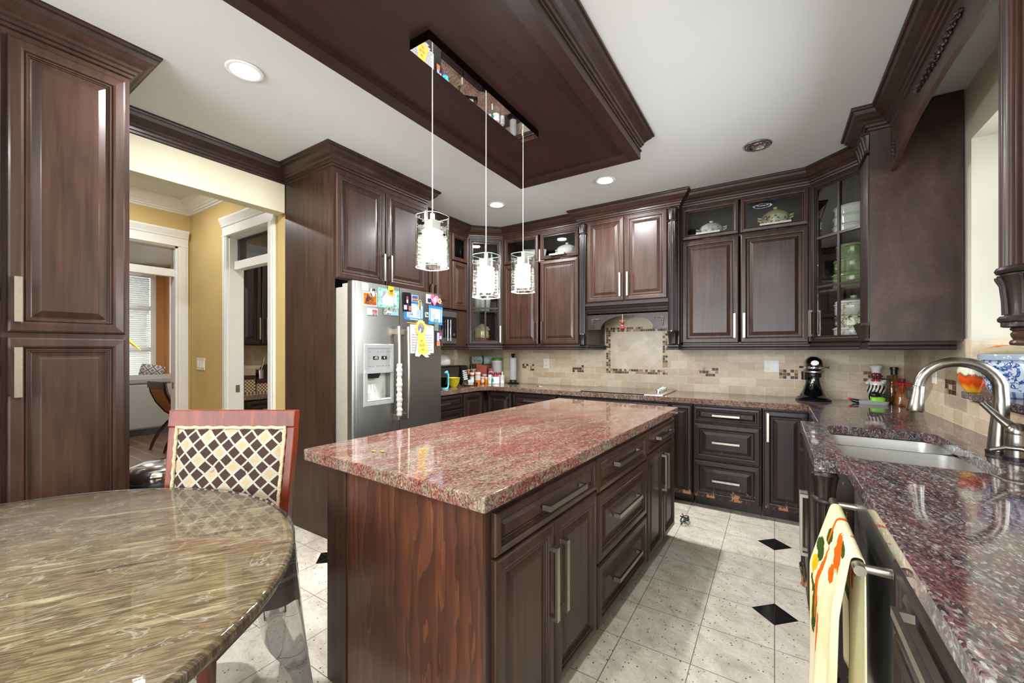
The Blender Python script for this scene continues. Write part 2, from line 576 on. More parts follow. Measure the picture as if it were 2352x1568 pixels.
wallbox('floor_lounge', planks(), -10.2, -5.30, -1.5, 5.0, FZ - .1, FZ)
wallbox('ceiling', CEILM, XL, 1.6, -3.1, 4.7, H_CEIL, H_CEIL + .12)
wallbox('ceiling_hall', CEILM, -10.2, XL, -1.5, 5.0, 2.86, 2.98)
# back wall with its splashback
wb = wallbox('wall_back', PALE, -3.6, 1.3, YB, YB + .15, FZ, H_CEIL)
bx('splashback', TRAV_X, -3.42, XR, YB - .008, YB, .90, 1.85, wb)
# right wall with the window niche over the sink
NY0, NY1, NZ0, NZ1 = 1.60, 3.18, 1.06, 2.47
w = MB()
w.box(XR, 1.3, NY1, YB, FZ, H_CEIL); w.box(XR, 1.3, -3.0, NY0, FZ, H_CEIL)
w.box(XR, 1.3, NY0, NY1, FZ, NZ0); w.box(XR, 1.3, NY0, NY1, NZ1, H_CEIL)
wr = struct(w.build('wall_right', PALE))
sp = MB()
sp.box(XR - .008, XR, NY1, YB - .008, .90, 1.395); sp.box(XR - .008, XR, .2, NY1, .90, NZ0)
sp.box(XR - .008, XR, .2, NY0, NZ0, 1.395); sp.box(XR, 1.22, NY1 - .008, NY1, NZ0, 1.39)
sp.build('splashback', TRAV_Y, wr)
wn = MB()
for a in ((NY0, NY0 + .05, NZ0, NZ1), (NY1 - .05, NY1, NZ0, NZ1), (NY0, NY1, NZ0, NZ0 + .05), (NY0, NY1, NZ1 - .05, NZ1), (2.36, 2.42, NZ0, NZ1)):
    wn.box(1.20, 1.26, *a)
win = struct(wn.build('window_1', WHITEP))
bx('glass_pane', GLASS, 1.228, 1.232, NY0 + .05, NY1 - .05, NZ0 + .05, NZ1 - .05, win)
# mosaic set into the splashbacks
BRN = [plain('mosaic_umber', rgb(72, 52, 38), .55, noise=.1), plain('mosaic_brown', rgb(112, 80, 54), .55, noise=.1), plain('mosaic_tan', rgb(168, 136, 98), .55, noise=.08),
       plain('mosaic_sand', rgb(206, 188, 156), .55, noise=.05), plain('mosaic_dark', rgb(48, 36, 28), .5, noise=.1)]


def mosaic(name, cells, u0, v0, s, parent, wall='b', seed=1, skip=0.0):
    rnd = random.Random(seed); mb = MB()
    for (i, j) in cells:
        if rnd.random() < skip: continue
        u = u0 + i * s; v = v0 + j * s; g = s * .05
        mb.m = rnd.choice([0, 0, 1, 1, 2, 2, 3, 3, 4])
        if wall == 'b': mb.box(u + g, u + s - g, YB - .0105, YB - .008, v + g, v + s - g)
        elif wall == 'r': mb.box(XR - .0105, XR - .008, u + g, u + s - g, v + g, v + s - g)
        else: mb.box(wall, wall + .003, u + g, u + s - g, v + g, v + s - g)
    return mb.build(name, BRN, parent)


NX, NZ = 26, 20
fr = [(i, j) for i in range(NX) for j in range(NZ) if i < 2 or i >= NX - 2 or j < 2 or j >= NZ - 2]
mosaic('mosaic_border', fr, -1.617, 1.07, .0258, wb, seed=5, skip=.12)
D65 = [(0, 0), (1, 0), (2, 0), (0, 2), (1, 2), (2, 2), (3, 1), (4, 1), (5, 0), (6, 0), (5, 2), (6, 2), (0, 1), (4, 0), (3, 2)]


def accent(u, v, seed, wall='b', par=None):
    rnd = random.Random(seed)
    cells = [(i, j) for i in range(6) for j in range(3) if rnd.random() < .78]
    mosaic('mosaic_inset', cells, u, v, .029, par or wb, wall, seed)


for k, (u, v) in enumerate(((-2.738, 1.068), (-2.064, 1.068), (-.641, 1.068), (.006, 1.068), (.63, 1.068))):
    accent(u, v, 20 + k)
accent(3.365, 1.07, 31, 'r', wr)
# diagonal field inside the border
dm = NT('diagonal_travertine')
brk = dm.n('ShaderNodeTexBrick'); tc = dm.n('ShaderNodeTexCoord'); sp_ = dm.n('ShaderNodeSeparateXYZ'); dm.l(tc.outputs['Object'], sp_.inputs[0])
cb_ = dm.n('ShaderNodeCombineXYZ'); dm.l(dm.m('ADD', sp_.outputs[0], sp_.outputs[2]), cb_.inputs[0]); dm.l(dm.m('SUBTRACT', sp_.outputs[2], sp_.outputs[0]), cb_.inputs[1])
dm.l(cb_.outputs[0], brk.inputs['Vector']); brk.inputs['Scale'].default_value = 1; brk.inputs['Brick Width'].default_value = .215; brk.inputs['Row Height'].default_value = .108
brk.inputs['Mortar Size'].default_value = .002; brk.inputs['Color1'].default_value = rgb(204, 186, 158); brk.inputs['Color2'].default_value = rgb(220, 206, 182); brk.inputs['Mortar'].default_value = rgb(216, 208, 190)
nn = dm.noise(dm.co((9, 9, 16)), 1.2, 6, .65)
dm.set(col=dm.mix(.7, brk.outputs[0], dm.ramp(nn, [(.3, (.84, .81, .77)), (.6, (1, 1, 1))]), 'MULTIPLY'), rough=.4)
bx('diagonal_tile_panel', dm.mat, -1.617 + .0516, -1.617 + .0258 * (NX - 2), YB - .0095, YB - .008, 1.07 + .0516, 1.07 + .0258 * (NZ - 2), wb)
# left wall: behind the fridge run, the header over the passage, the stretch behind the pantry
w = MB()
wf_ = struct(bx('wall_fridge_side', CREAM, -3.60, -3.42, 1.90, YB, FZ, H_CEIL))
bx('splashback', TRAV_Y, -3.42, -3.4155, 2.76, YB - .0085, .912, 1.80, wf_)
struct(bx('wall_passage_header', CREAM, XL - .11, XL, .66, 1.756, 2.43, H_CEIL + .17))
w.box(XL - .11, XL, -3.0, .64, FZ, H_CEIL + .17)
struct(w.build('wall_left', CREAM))
# front wall behind the camera with a wide patio window
w = MB()
w.box(-5.3, -3.3, -3.05, -2.9, FZ, H_CEIL); w.box(.7, 1.3, -3.05, -2.9, FZ, H_CEIL)
w.box(-3.3, .7, -3.05, -2.9, FZ, .30); w.box(-3.3, .7, -3.05, -2.9, 2.60, H_CEIL)
struct(w.build('wall_front', PALE))
wn = MB()
for x in (-3.3, -1.98, -.66, .64): wn.box(x, x + .06, -3.02, -2.94, .30, 2.60)
for z in (.30, 2.54): wn.box(-3.3, .7, -3.02, -2.94, z, z + .06)
win = struct(wn.build('window_2', WHITEP))
bx('glass_pane', GLASS, -3.3, .7, -2.982, -2.978, .3, 2.6, win)
# hall beyond the passage: side wall with tall door opening, end wall with pantry doorway
YH, XH = 1.775, -5.19
w = MB()
D0, D1, DH = -4.31, -3.56, 2.40      # pantry doorway
w.box(XH, D0, YH, YH + .12, FZ, 2.95); w.box(D1, XL, YH, YH + .12, FZ, 2.95); w.box(D0, D1, YH, YH + .12, DH, 2.95)
struct(w.build('wall_hall_end', YELLOW))
w = MB()
E0, E1 = .70, 1.665
w.box(XH - .12, XH, E1, YH + .12, FZ, 2.95); w.box(XH - .12, XH, -1.5, E0, FZ, 2.95); w.box(XH - .12, XH, E0, E1, DH, 2.95)
struct(w.build('wall_hall_side', YELLOW))


def crownprof(z, p=.10, h=.12):
    return [(0, z - h - .005), (.010 * p / .1, z - h), (.012 * p / .1, z - h + .012), (.022 * p / .1, z - h + .016), (.024 * p / .1, z - h + .03), (.034 * p / .1, z - h + .036), (.040 * p / .1, z - h + .046), (.058 * p / .1, z - h + .058),
            (.078 * p / .1, z - h + .080), (.086 * p / .1, z - h + .098), (.096 * p / .1, z - h + .102), (.10 * p / .1, z - h + .110), (.10 * p / .1, z), (0, z)]


# white cornice of the hall (travel so that out = into the hall)
struct(MB().sweep([(XH, -1.4), (XH, YH), (XL, YH)], crownprof(2.86, .13, .115)).build('trim_1', WHITEP))
# door casings of the hall with caps and transoms
def casing_x(name, x0, x1, y, zh):          # wall faces -y
    m = MB(); cw = .085
    for a, b in ((x0 - cw, x0), (x1, x1 + cw)):
        m.box(a, b, y - .022, y, FZ, zh); m.box(a + .02, b - .02, y - .028, y, FZ, zh)
    m.sweep([(x0 - cw, y), (x1 + cw, y)], [(0, zh), (.03, zh), (.03, zh + .012), (.022, zh + .018), (.022, zh + .085), (.03, zh + .09), (.034, zh + .105), (.055, zh + .15), (.055, zh + .165), (0, zh + .165)])
    for a, b in ((x0, x0 + .018), (x1 - .018, x1)): m.box(a, b, y, y + .12, FZ, zh)
    m.box(x0, x1, y, y + .12, zh - .018, zh)
    m.box(x0, x1, y + .035, y + .10, 2.09, 2.165)
    o = struct(m.build(name, WHITEP))
    bx('transom_glass', GLASS, x0 + .018, x1 - .018, y + .066, y + .07, 2.165, zh - .018, o)
    bx('strike_plate', NICKEL, x0 + .018, x0 + .0195, y + .05, y + .085, .93, 1.0, o)
    return o


casing_x('door_1', D0, D1, YH, DH)
m = MB(); cw = .085
for a, b in ((E0 - cw, E0), (E1, E1 + cw)):
    m.box(XH, XH + .022, a, b, FZ, DH); m.box(XH, XH + .028, a + .02, b - .02, FZ, DH)
m.sweep([(XH, E0 - cw), (XH, E1 + cw)], [(0, DH), (.03, DH), (.03, DH + .012), (.022, DH + .018), (.022, DH + .085), (.03, DH + .09), (.034, DH + .105), (.055, DH + .15), (.055, DH + .165), (0, DH + .165)])
for a, b in ((E0, E0 + .018), (E1 - .018, E1)): m.box(XH - .12, XH, a, b, FZ, DH)
m.box(XH - .12, XH, E0, E1, DH - .018, DH); m.box(XH - .09, XH - .02, E0, E1, 2.09, 2.165)
dr = struct(m.build('door_2', WHITEP))
bx('transom_glass', GLASS, XH - .055, XH - .051, E0 + .018, E1 - .018, 2.165, DH - .018, dr)
bx('strike_plate', NICKEL, XH - .08, XH - .045, E1 - .0195, E1 - .018, .93, 1.0, dr)
# lounge shell: window wall, orange walls
XW = -9.55
w = MB()
w.box(XW - .15, XW, -1.5, .75, FZ, 2.95); w.box(XW - .15, XW, 2.74, 5.0, FZ, 2.95); w.box(XW - .15, XW, .75, 2.74, FZ, .75); w.box(XW - .15, XW, .75, 2.74, 2.72, 2.95)
struct(w.build('wall_lounge_window', ORANGE))
w = MB(); w.box(XW, -8.6, 2.86, 3.0, FZ, 2.95); w.box(-8.75, -8.6, 3.0, 4.95, FZ, 2.95)
struct(w.build('wall_lounge_return', ORANGE))
struct(bx('trim_2', WHITEP, -9.20, -9.02, 2.835, 2.86, FZ, 2.80))
wallbox('wall_lounge_back', ORANGE, -10.2, -4.6, 4.95, 5.05, FZ, 2.95)
wallbox('wall_lounge_front', ORANGE, -10.2, XL - .11, -1.55, -1.45, FZ, 2.95)
wn = MB()
for y in (.75, 1.72, 2.66): wn.box(XW - .06, XW + .02, y, y + .08, .75, 2.72)
for z in (.75, 1.30, 2.05, 2.64): wn.box(XW - .05, XW + .01, .75, 2.74, z, z + .07)
win = struct(wn.build('window_3', WHITEP))
bx('glass_pane', GLASS, XW - .03, XW - .026, .8, 2.7, .8, 2.7, win)
# butler's pantry shell behind the doorway
wallbox('wall_pantry_back', PALE, -4.90, -4.78, YH + .12, 3.7, FZ, 2.95)
bx('splashback', TRAV_Y, -4.78, -4.772, YH + .12, 3.5, .88, 1.45, bpy.data.objects['wall_pantry_back'])
accent(2.24, 1.06, 44, -4.772, bpy.data.objects['wall_pantry_back'])
wallbox('wall_pantry_end', PALE, -4.9, -3.6, 3.6, 3.7, FZ, 2.95)

# ================================================================== dark crown moulding of the kitchen
CR = crownprof(H_CEIL)
path = [(-2.65, -.62), (-2.65, .66), (XL, .66), (XL, 1.76), (-2.67, 1.76), (-2.67, 2.69), (-3.05, 2.69), (-3.05, 3.76), (-2.75, 4.06), (-1.72, 4.06), (-1.72, 3.965), (-.735, 3.965), (-.735, 4.06),
        (.244, 4.06), (.58, 3.724), (.58, 3.52), (.486, 3.52), (.486, 3.25), (.58, 3.25), (.58, 1.60), (.486, 1.60), (.486, 1.15)]
struct(MB().sweep(path, CR).build('trim_3', TRIMW))

# ================================================================== lowered wood ceiling panel over the island
SX0, SX1, SY0, SY1, SZ = -1.687, -.751, .30, 2.746, 2.605
cp = thing('ceiling_panel', 'dark wood panel with stepped moulding lowered from the ceiling above the island', 'ceiling panel', ((SX0 + SX1) / 2, (SY0 + SY1) / 2, SZ))
hx, hy = (SX1 - SX0) / 2, (SY1 - SY0) / 2
sq = [(-hx, -hy), (hx, -hy), (hx, hy), (-hx, hy)]   # counter-clockwise: out is outwards
bx('recessed_panel', SOFFW, -hx + .02, hx - .02, -hy + .02, hy - .02, .028, .05, cp)
MB().sweep(sq, [(-.075, .0), (0, .0), (0, .05), (-.075, .05)], True).build('border_frame', SOFFW, cp)
hc = H_CEIL - SZ
MB().sweep(sq, [(-.03, .05), (.006, .05), (.006, .06), (-.004, .064), (-.004, hc - .10), (.006, hc - .096), (.01, hc - .085), (.018, hc - .08), (.02, hc - .066), (.034, hc - .05), (.056, hc - .03), (.064, hc - .018), (.074, hc - .014), (.074, hc), (-.03, hc)], True).build('crown_moulding', TRIMW, cp)
# ================================================================== cabinets
RAISED = [(0, 0), (0, .013), (.003, .018), (.009, .021), (.036, .023), (.043, .021), (.047, .014), (.050, .017), (.055, .017), (.057, .012), (.062, .012), (.064, .008), (.068, .007), (.090, .015), (.094, .017)]
GFRAME = [(0, 0), (0, .013), (.003, .018), (.009, .021), (.036, .023), (.043, .021), (.047, .014), (.050, .017), (.055, .017), (.058, .010), (.062, .010), (.062, .0)]


def sc_prof(p, s): return [(d * s, o) for d, o in p]


def pull(mb, y, kind, a, b, c, wd=.016):
    """bar pull standing off the plane y (facing -y): ('v', x, z0, z1) or ('h', z, x0, x1)"""
    st = .034
    if kind == 'v':
        mb.box(a - wd / 2, a + wd / 2, y - st, y - st + .010, b, c)
        for z in (b, c - .016): mb.box(a - wd / 2, a + wd / 2, y - st + .010, y, z, z + .016)
    else:
        mb.box(b, c, y - st, y - st + .010, a - wd / 2, a + wd / 2)
        for x in (b, c - .016): mb.box(x, x + .016, y - st + .010, y, a - wd / 2, a + wd / 2)


def front(par, kind, x0, x1, z0, z1, h=None, mat=None, y=0.0, panes=(1, 1), wd=.016, s=None):
    mat = mat or CHERRY
    mn = min(x1 - x0, z1 - z0)
    s = s or (1.0 if mn > .24 else max(.35, mn / .24))
    if kind in ('door', 'drawer'):
        nm = kind
        o = MB().rings_y(x0, x1, z0, z1, sc_prof(RAISED, s), y).build(nm, mat, par)
    else:
        nm = 'glass_door'
        s = min(s, .8); m = MB().rings_y(x0, x1, z0, z1, sc_prof(GFRAME, s), y, cap=False)
        i = .062 * s
        nx, nz = panes
        for k in range(1, nx):
            xx = x0 + i + (x1 - x0 - 2 * i) * k / nx; m.box(xx - .009, xx + .009, y - .016, y - .003, z0 + i, z1 - i)
        for k in range(1, nz):
            zz = z0 + i + (z1 - z0 - 2 * i) * k / nz; m.box(x0 + i, x1 - i, y - .0155, y - .0035, zz - .009, zz + .009)
        o = m.build(nm, mat, par)
        bx('glass_pane', CABGLASS, x0 + i, x1 - i, y - .005, y - .003, z0 + i, z1 - i, o)
    if h:
        hm = MB(); pull(hm, y - .021, *h, wd=wd); hm.build('handle', NICKEL, o)
    return o


def carcass(par, w, d, z0, z1, mat, toe=None, name='carcass'):
    m = MB().box(0, w, 0, d, z0, z1)
    if toe is not None: m.box(.0, w, .085, d, toe, z0)
    return m.build(name, mat, par)


DARKIN = plain('cabinet_interior', rgb(60, 50, 44), .6, noise=.03)


def shell(par, w, d, z0, z1, mat, shelves=(), t=.018, back=True):
    m = MB()
    m.box(0, t, 0, d, z0, z1); m.box(w - t, w, 0, d, z0, z1); m.box(0, w, 0, d, z0, z0 + t); m.box(0, w, 0, d, z1 - t, z1)
    m.build('carcass', mat, par)
    m = MB().box(t, w - t, d - .012, d - .002, z0 + t, z1 - t)
    m.build('back_panel', DARKIN, par)
    for z in shelves: bx('shelf', DARKIN, t, w - t, .01, d - .012, z - .016, z, par)


def rail(par, w, z=1.335, mat=None):
    pr = [(-.02, z), (.018, z), (.024, z + .006), (.022, z + .018), (.014, z + .024), (.020, z + .030), (.020, z + .042), (.012, z + .05), (-.02, z + .05)]
    MB().sweep([(0, 0), (w, 0)], pr).build('light_rail', mat or ESPRESSO, par)


def flutes(n, depth=.07): return lambda a, i: 1 - depth * (0.5 + 0.5 * math.cos(n * a)) ** 2


def column(par, cx, cy, z0, z1, r=.036, cap=True, mat=None, name='column'):
    """fluted column with a leaf capital at each end"""
    mat = mat or ESPRESSO
    m = MB(); hc = r * 3.1
    m.lathe([(r, z0 + hc), (r, z1 - hc)], (cx, cy, 0), 72, flutes(16, .10))
    lf = lambda a, i: 1 + .07 * math.cos(8 * a)
    c1 = [(r * .98, 0), (r * 1.08, .01), (r * .95, .02), (r * .86, .06), (r * .90, .40), (r * 1.0, .62), (r * 1.14, .80), (r * 1.1, .82), (r * 1.18, .86), (r * 1.22, .92), (r * 1.12, .98), (r * .9, 1.0)]
    m.lathe([(a, z0 + b * hc) for a, b in c1], (cx, cy, 0), 48, lambda a, i: lf(a, i) if 3 <= i <= 6 else 1)
    c2 = [(r * .9, 0), (r * 1.14, .02), (r * 1.2, .08), (r * 1.14, .14), (r * .88, .18), (r * .92, .45), (r * 1.02, .7), (r * 1.16, .88), (r * 1.12, .9), (r * 1.0, 1.0)]
    m.lathe([(a, z1 - hc + b * hc) for a, b in c2], (cx, cy, 0), 48, lambda a, i: lf(a, i) if 4 <= i <= 7 else 1)
    return m.build(name, mat, par, smooth=35)


def scroll(par, name, x0, z0, L, ang, y, r=.006, mat=None, n=5, mirror=1, plane='y'):
    """carved leaf-scroll applique lying on a face at y (facing -y)"""
    m = MB(); ca, sa = math.cos(ang), math.sin(ang)

    def P(u, v, o=0):
        v *= mirror
        return (x0 + u * ca - v * sa, y - o, z0 + u * sa + v * ca)
    for k in range(n):
        t = k / n; s = (1 - .55 * t) * L / n * 1.15; u0 = t * L
        for sg in (1, -1):
            pts = []
            for i in range(13):
                a = i / 12 * 1.6 * PI; rr = s * .42 * (1 - .72 * i / 12)
                pts.append(P(u0 + s * .35 + rr * math.cos(PI - a), sg * (s * .34 + rr * math.sin(PI - a) * -1 + .0), r * .5))
            m.tube(pts, [r * (1 - .06 * i) * (1 - .3 * t) for i in range(13)], 6)
        m.tube([P(u0, 0, .0), P(u0 + s * .5, s * .05, r), P(u0 + s * 1.1, 0, 0)], [r * .5, r * 1.2, r * .4], 6)
    return m.build(name, mat or ESPRESSO, par, smooth=60)


# ---- wall units on the back wall
DU = YB - .008 - 4.06
LOW, MID, TOP = 1.395, 2.335, 2.645
u = thing('upper_cabinet', 'dark cherry two-door glass-topped upper cabinet between hood and corner, over the paper towel stand', 'cabinet', (-2.745, 4.06, 0))
shell(u, 1.02, DU, 1.385, H_CEIL - .004, CHERRY, (2.345,))
rail(u, 1.02)
front(u, 'door', .025, .49, LOW, MID, ('v', .455, 1.44, 1.65)); front(u, 'door', .515, .985, LOW, MID, ('v', .55, 1.44, 1.65))
front(u, 'glass', .025, .49, MID + .012, TOP, ('h', 2.385, .18, .34), s=.7); front(u, 'glass', .515, .985, MID + .012, TOP, ('h', 2.385, .65, .83), s=.7)
bx('top_fascia', CHERRY, 0, 1.02, -.003, .015, TOP, H_CEIL - .004, u)
u = thing('upper_cabinet', 'dark cherry two-door upper cabinet with flowered tureens behind its glass tops', 'cabinet', (-.735, 4.06, 0))
shell(u, .98, DU, 1.385, H_CEIL - .004, CHERRY, (2.345,))
rail(u, .98)
front(u, 'door', .012, .474, LOW, MID, ('v', .443, 1.44, 1.65)); front(u, 'door', .487, .968, LOW, MID, ('v', .516, 1.44, 1.65))
front(u, 'glass', .012, .474, MID + .012, TOP, ('h', 2.385, .135, .33), s=.75); front(u, 'glass', .487, .968, MID + .012, TOP, ('h', 2.385, .63, .85), s=.75)
bx('top_fascia', CHERRY, 0, .98, -.003, .015, TOP, H_CEIL - .004, u)
BLACKW = wood('black_brown_wood', rgb(16, 11, 11), rgb(34, 25, 23), .25, .8)
# ---- hood cabinet
HW = .985; HD = YB - .008 - 3.965
u = thing('hood_cabinet', 'dark cherry range hood cabinet with arched apron between two carved columns over the cooktop', 'hood cabinet', (-1.72, 3.965, 0))
carcass(u, HW, HD, 1.80, H_CEIL - .004, CHERRY)
bx('side_panel', CHERRY, 0, .085, .0, HD, 1.385, 1.80, u); bx('side_panel', CHERRY, .90, HW, .0, HD, 1.385, 1.80, u)
for x0, x1 in ((0, .085), (.90, HW)):
    pr = [(-.02, 1.335), (.018, 1.335), (.024, 1.341), (.022, 1.353), (.014, 1.359), (.020, 1.365), (.020, 1.377), (.012, 1.385), (-.02, 1.385)]
    MB().sweep([(x0, 0), (x1, 0)] + ([(x1, HD)] if x0 == 0 else []) if x0 == 0 else [(x0, HD), (x0, 0), (x1, 0)], pr).build('light_rail', ESPRESSO, u)
front(u, 'door', .092, .478, 1.818, 2.646, ('v', .447, 1.86, 2.09)); front(u, 'door', .488, .885, 1.818, 2.646, ('v', .520, 1.86, 2.09))
MB().sweep([(.087, 0), (.898, 0)], [(-.03, 1.69), (-.012, 1.69), (-.012, 1.70), (-.004, 1.705), (.0, 1.722), (.008, 1.726), (.012, 1.745), (.022, 1.75), (.03, 1.772), (.042, 1.778), (.042, 1.80), (-.03, 1.80)]).build('mantel_moulding', ESPRESSO, u)
arch = [(.086, 1.54), (.23, 1.54)] + [(.4925 + .2625 * math.cos(PI - PI * i / 24), 1.54 + .135 * math.sin(PI * i / 24) ** .9) for i in range(1, 24)] + [(.755, 1.54), (.899, 1.54), (.899, 1.70), (.086, 1.70)]
MB().prism_y(arch, .012, .034).build('arched_apron', ESPRESSO, u)
BRONZE = plain('carved_bronze_wood', rgb(74, 58, 54), .3, .25, .05, coat=.4)
m1 = scroll(u, 'carved_ornament', .135, 1.645, .10, 0, .012, .005, BRONZE, 4); scroll(u, 'carved_ornament', .145, 1.645, .09, -PI / 2, .012, .005, BRONZE, 4)
scroll(u, 'carved_ornament', .85, 1.645, .10, PI, .012, .005, BRONZE, 4); scroll(u, 'carved_ornament', .84, 1.645, .09, -PI / 2, .012, .005, BRONZE, 4)
column(u, .047, -.018, 1.387, 2.635, .037, mat=BLACKW); column(u, .934, -.018, 1.387, 2.635, .041, mat=BLACKW)
# ---- corner glass cabinets
def corner_cab(label, loc, rz, w, panes, shelves, h, d=.42):
    u = thing('corner_cabinet', label, 'cabinet', loc, rz)
    shell(u, w, d, 1.385, H_CEIL - .004, ESPRESSO, shelves)
    rail(u, w)
    front(u, 'glass', .015, w - .015, LOW, TOP, h, ESPRESSO, panes=panes)
    bx('top_fascia', ESPRESSO, 0, w, -.003, .015, TOP, H_CEIL - .004, u)
    return u


corner_cab('dark corner cabinet with six-pane glass door showing white and green stacked casseroles', (.244, 4.06, 0), -PI / 4, .475, (2, 3), (1.80, 2.22), ('v', .035, 1.44, 1.65))
corner_cab('dark corner cabinet with glass door behind the pendants, in the corner above the medicine bottles', (-3.05, 3.76, 0), PI / 4, .424, (2, 3), (1.80, 2.22), ('v', .385, 1.42, 1.62), .36)
# ---- end cabinet beside the sink window
u = thing('end_cabinet', 'tall dark end cabinet with a plain swirled wood side panel beside the sink window', 'cabinet', (.486, 3.52, 0), -PI / 2)
ENDW = NT('swirled_end_panel')
nz_ = ENDW.noise(ENDW.co((2.2, 2.2, 1.6)), 1.2, 4, .55, 2.2); fn = ENDW.noise(ENDW.co((14, 14, 40), (0, .5, 0)), 1.4, 5, .6, 1.6)
ENDW.set(col=ENDW.ramp(ENDW.m('ADD', ENDW.m('MULTIPLY', nz_, .7), ENDW.m('MULTIPLY', fn, .3)), [(.3, rgb(34, 22, 17)), (.52, rgb(58, 39, 31)), (.70, rgb(80, 55, 45))]), rough=.36, coat=.3)
carcass(u, .27, XR - .008 - .486 - .002, 1.385, H_CEIL - .004, ENDW.mat)
bx('filler_panel', ESPRESSO, -.205, -.001, .094, XR - .486 - .012, 1.385, H_CEIL - .004, u)
m = MB()
for k in range(8): m.lathe([(.0125, 1.50), (.0125, 2.52)], (.025 + k * .031, 0, 0), 12)
m.build('fluted_pilaster', ESPRESSO, u, smooth=40)
for z0, z1 in ((1.39, 1.50), (2.53, 2.655)):
    m = MB(); hh = z1 - z0
    for dz, o in ((0, .022), (hh - .016, .042)): m.box(-.004, .274, -o, .0, z0 + dz, z0 + dz + .016)
    for k in range(4):
        cx = .034 + k * .067
        m.loft([[(cx + r * math.cos(PI + PI * i / 8), -.004 - o * math.sin(PI * i / 8), z) for i in range(9)] for r, o, z in ((.020, .018, z0 + .016), (.024, .024, z0 + hh * .4), (.036, .042, z1 - .016))], True, True)
    m.build('carved_capital', ESPRESSO, u, smooth=50)
pr = [(-.02, 1.335), (.006, 1.335), (.014, 1.341), (.012, 1.353), (.006, 1.359), (.012, 1.365), (.012, 1.377), (.004, 1.386), (-.02, 1.386)]
MB().sweep([(0, 0), (.27, 0), (.27, .365)], pr).build('light_rail', ESPRESSO, u)
# ---- arched valance over the sink
va = thing('window_valance', 'dark arched wood valance with carved scroll ornaments spanning over the sink window', 'valance', (.58, 3.249, 2.39), -PI / 2)
VL = 1.648
arch = [(0, 0)] + [(VL * i / 30, .095 * (1 - abs(2 * i / 30 - 1) ** 2.4)) for i in range(1, 30)] + [(VL, 0), (VL, .386), (0, .386)]
MB().prism_y(arch, .0, .022).build('arched_board', CHERRY, va)
scroll(va, 'carved_ornament', VL / 2 - .0, .19, .30, 0, .0, .010, ESPRESSO, 6); scroll(va, 'carved_ornament', VL / 2, .19, .30, PI, .0, .010, ESPRESSO, 6)
scroll(va, 'carved_ornament', .10, .06, .10, PI / 2 + .25, .0, .007, ESPRESSO, 4)
# ---- cabinet with hanging column at the frame's right edge
u = thing('upper_cabinet', 'upper cabinet with a fluted hanging column and carved capital beside the sink window', 'cabinet', (.60, 1.55, 0), -PI / 2)
carcass(u, .40, XR - .60 - .010, 1.385, H_CEIL - .004, CHERRY)
bx('column_block', CHERRY, -.045, .38, -.11, -.001, 2.45, H_CEIL - .004, u)
front(u, 'door', .03, .37, LOW, 2.42, None)
cc = (-.01, -.06)    # local centre of the column
m = MB(); m.lathe([(.053, 1.545), (.053, 2.448)], (*cc, 0), 224, flutes(28, .11)); m.build('fluted_column', CHERRY, u, smooth=35)
lf8 = lambda a, i: 1 + (.055 * abs(math.cos(4 * a)) - .02 if 3 <= i <= 7 else 0)
m = MB(); m.lathe([(.046, 1.392), (.05, 1.394), (.05, 1.404), (.046, 1.408), (.042, 1.428), (.043, 1.46), (.046, 1.49), (.052, 1.512), (.057, 1.522), (.050, 1.524), (.050, 1.527), (.058, 1.530), (.061, 1.537), (.058, 1.544), (.052, 1.547)], (*cc, 0), 64, lf8)
m.lathe([(.048, 1.403), (.055, 1.407), (.056, 1.414), (.052, 1.42), (.046, 1.421)], (*cc, 0), 48)
for k in range(8):
    a = 2 * PI * k / 8 + .2
    m.tube([(cc[0] + r * math.cos(a), cc[1] + r * math.sin(a), z) for r, z in ((.044, 1.425), (.046, 1.46), (.050, 1.50), (.058, 1.520), (.062, 1.519))], [.006, .005, .005, .006, .004], 6)
m.build('carved_capital', ESPRESSO, u, smooth=40)
m = MB(); m.lathe([(.02, 1.345), (.034, 1.347), (.036, 1.352), (.034, 1.358), (.029, 1.361), (.033, 1.369), (.034, 1.376), (.030, 1.382), (.034, 1.385), (.035, 1.389), (.03, 1.393)], (*cc, 0), 40); m.build('finial', CHERRY, u, smooth=40)
# ---- left wall units: fridge surround, microwave unit, pantry
u = thing('fridge_cabinet', 'dark cherry cabinet and tall side panels enclosing the refrigerator', 'cabinet', (-2.67, 1.78, 0), PI / 2)
carcass(u, .91, .62, 1.85, H_CEIL - .004, CHERRY)
m = MB(); m.box(-.02, 0, .0, .63, FZ, 2.668); m.box(-.019, 0, .0, .63, 2.668, H_CEIL - .004); m.build('side_panel', CHERRY, u)
bx('side_panel', CHERRY, .92, .94, .0, .63, FZ, H_CEIL - .004, u)
bx('filler_panel', CHERRY, .91, .92, .0, .02, 1.85, H_CEIL - .004, u)
front(u, 'door', .004, .438, 1.858, 2.615, ('v', .408, 1.885, 2.10)); front(u, 'door', .448, .905, 1.858, 2.615, ('v', .478, 1.885, 2.10))
u = thing('upper_cabinet', 'dark cherry upper cabinet over the built-in microwave between fridge and corner', 'cabinet', (-3.05, 2.765, 0), PI / 2)
shell(u, .985, .36, 1.385, H_CEIL - .004, CHERRY, (1.785,))
rail(u, .99)
bx('stile', CHERRY, .80, .99, -.001, .02, 1.40, 1.77, u)
front(u, 'door', .02, .385, 1.79, TOP, ('v', .355, 1.83, 2.02)); front(u, 'door', .395, .70, 1.79, TOP, ('v', .425, 1.83, 2.02))
front(u, 'door', .71, .975, 1.79, MID); front(u, 'glass', .71, .975, MID + .012, TOP, None, s=.7)
bx('top_fascia', CHERRY, 0, .99, -.003, .015, TOP, H_CEIL - .004, u)
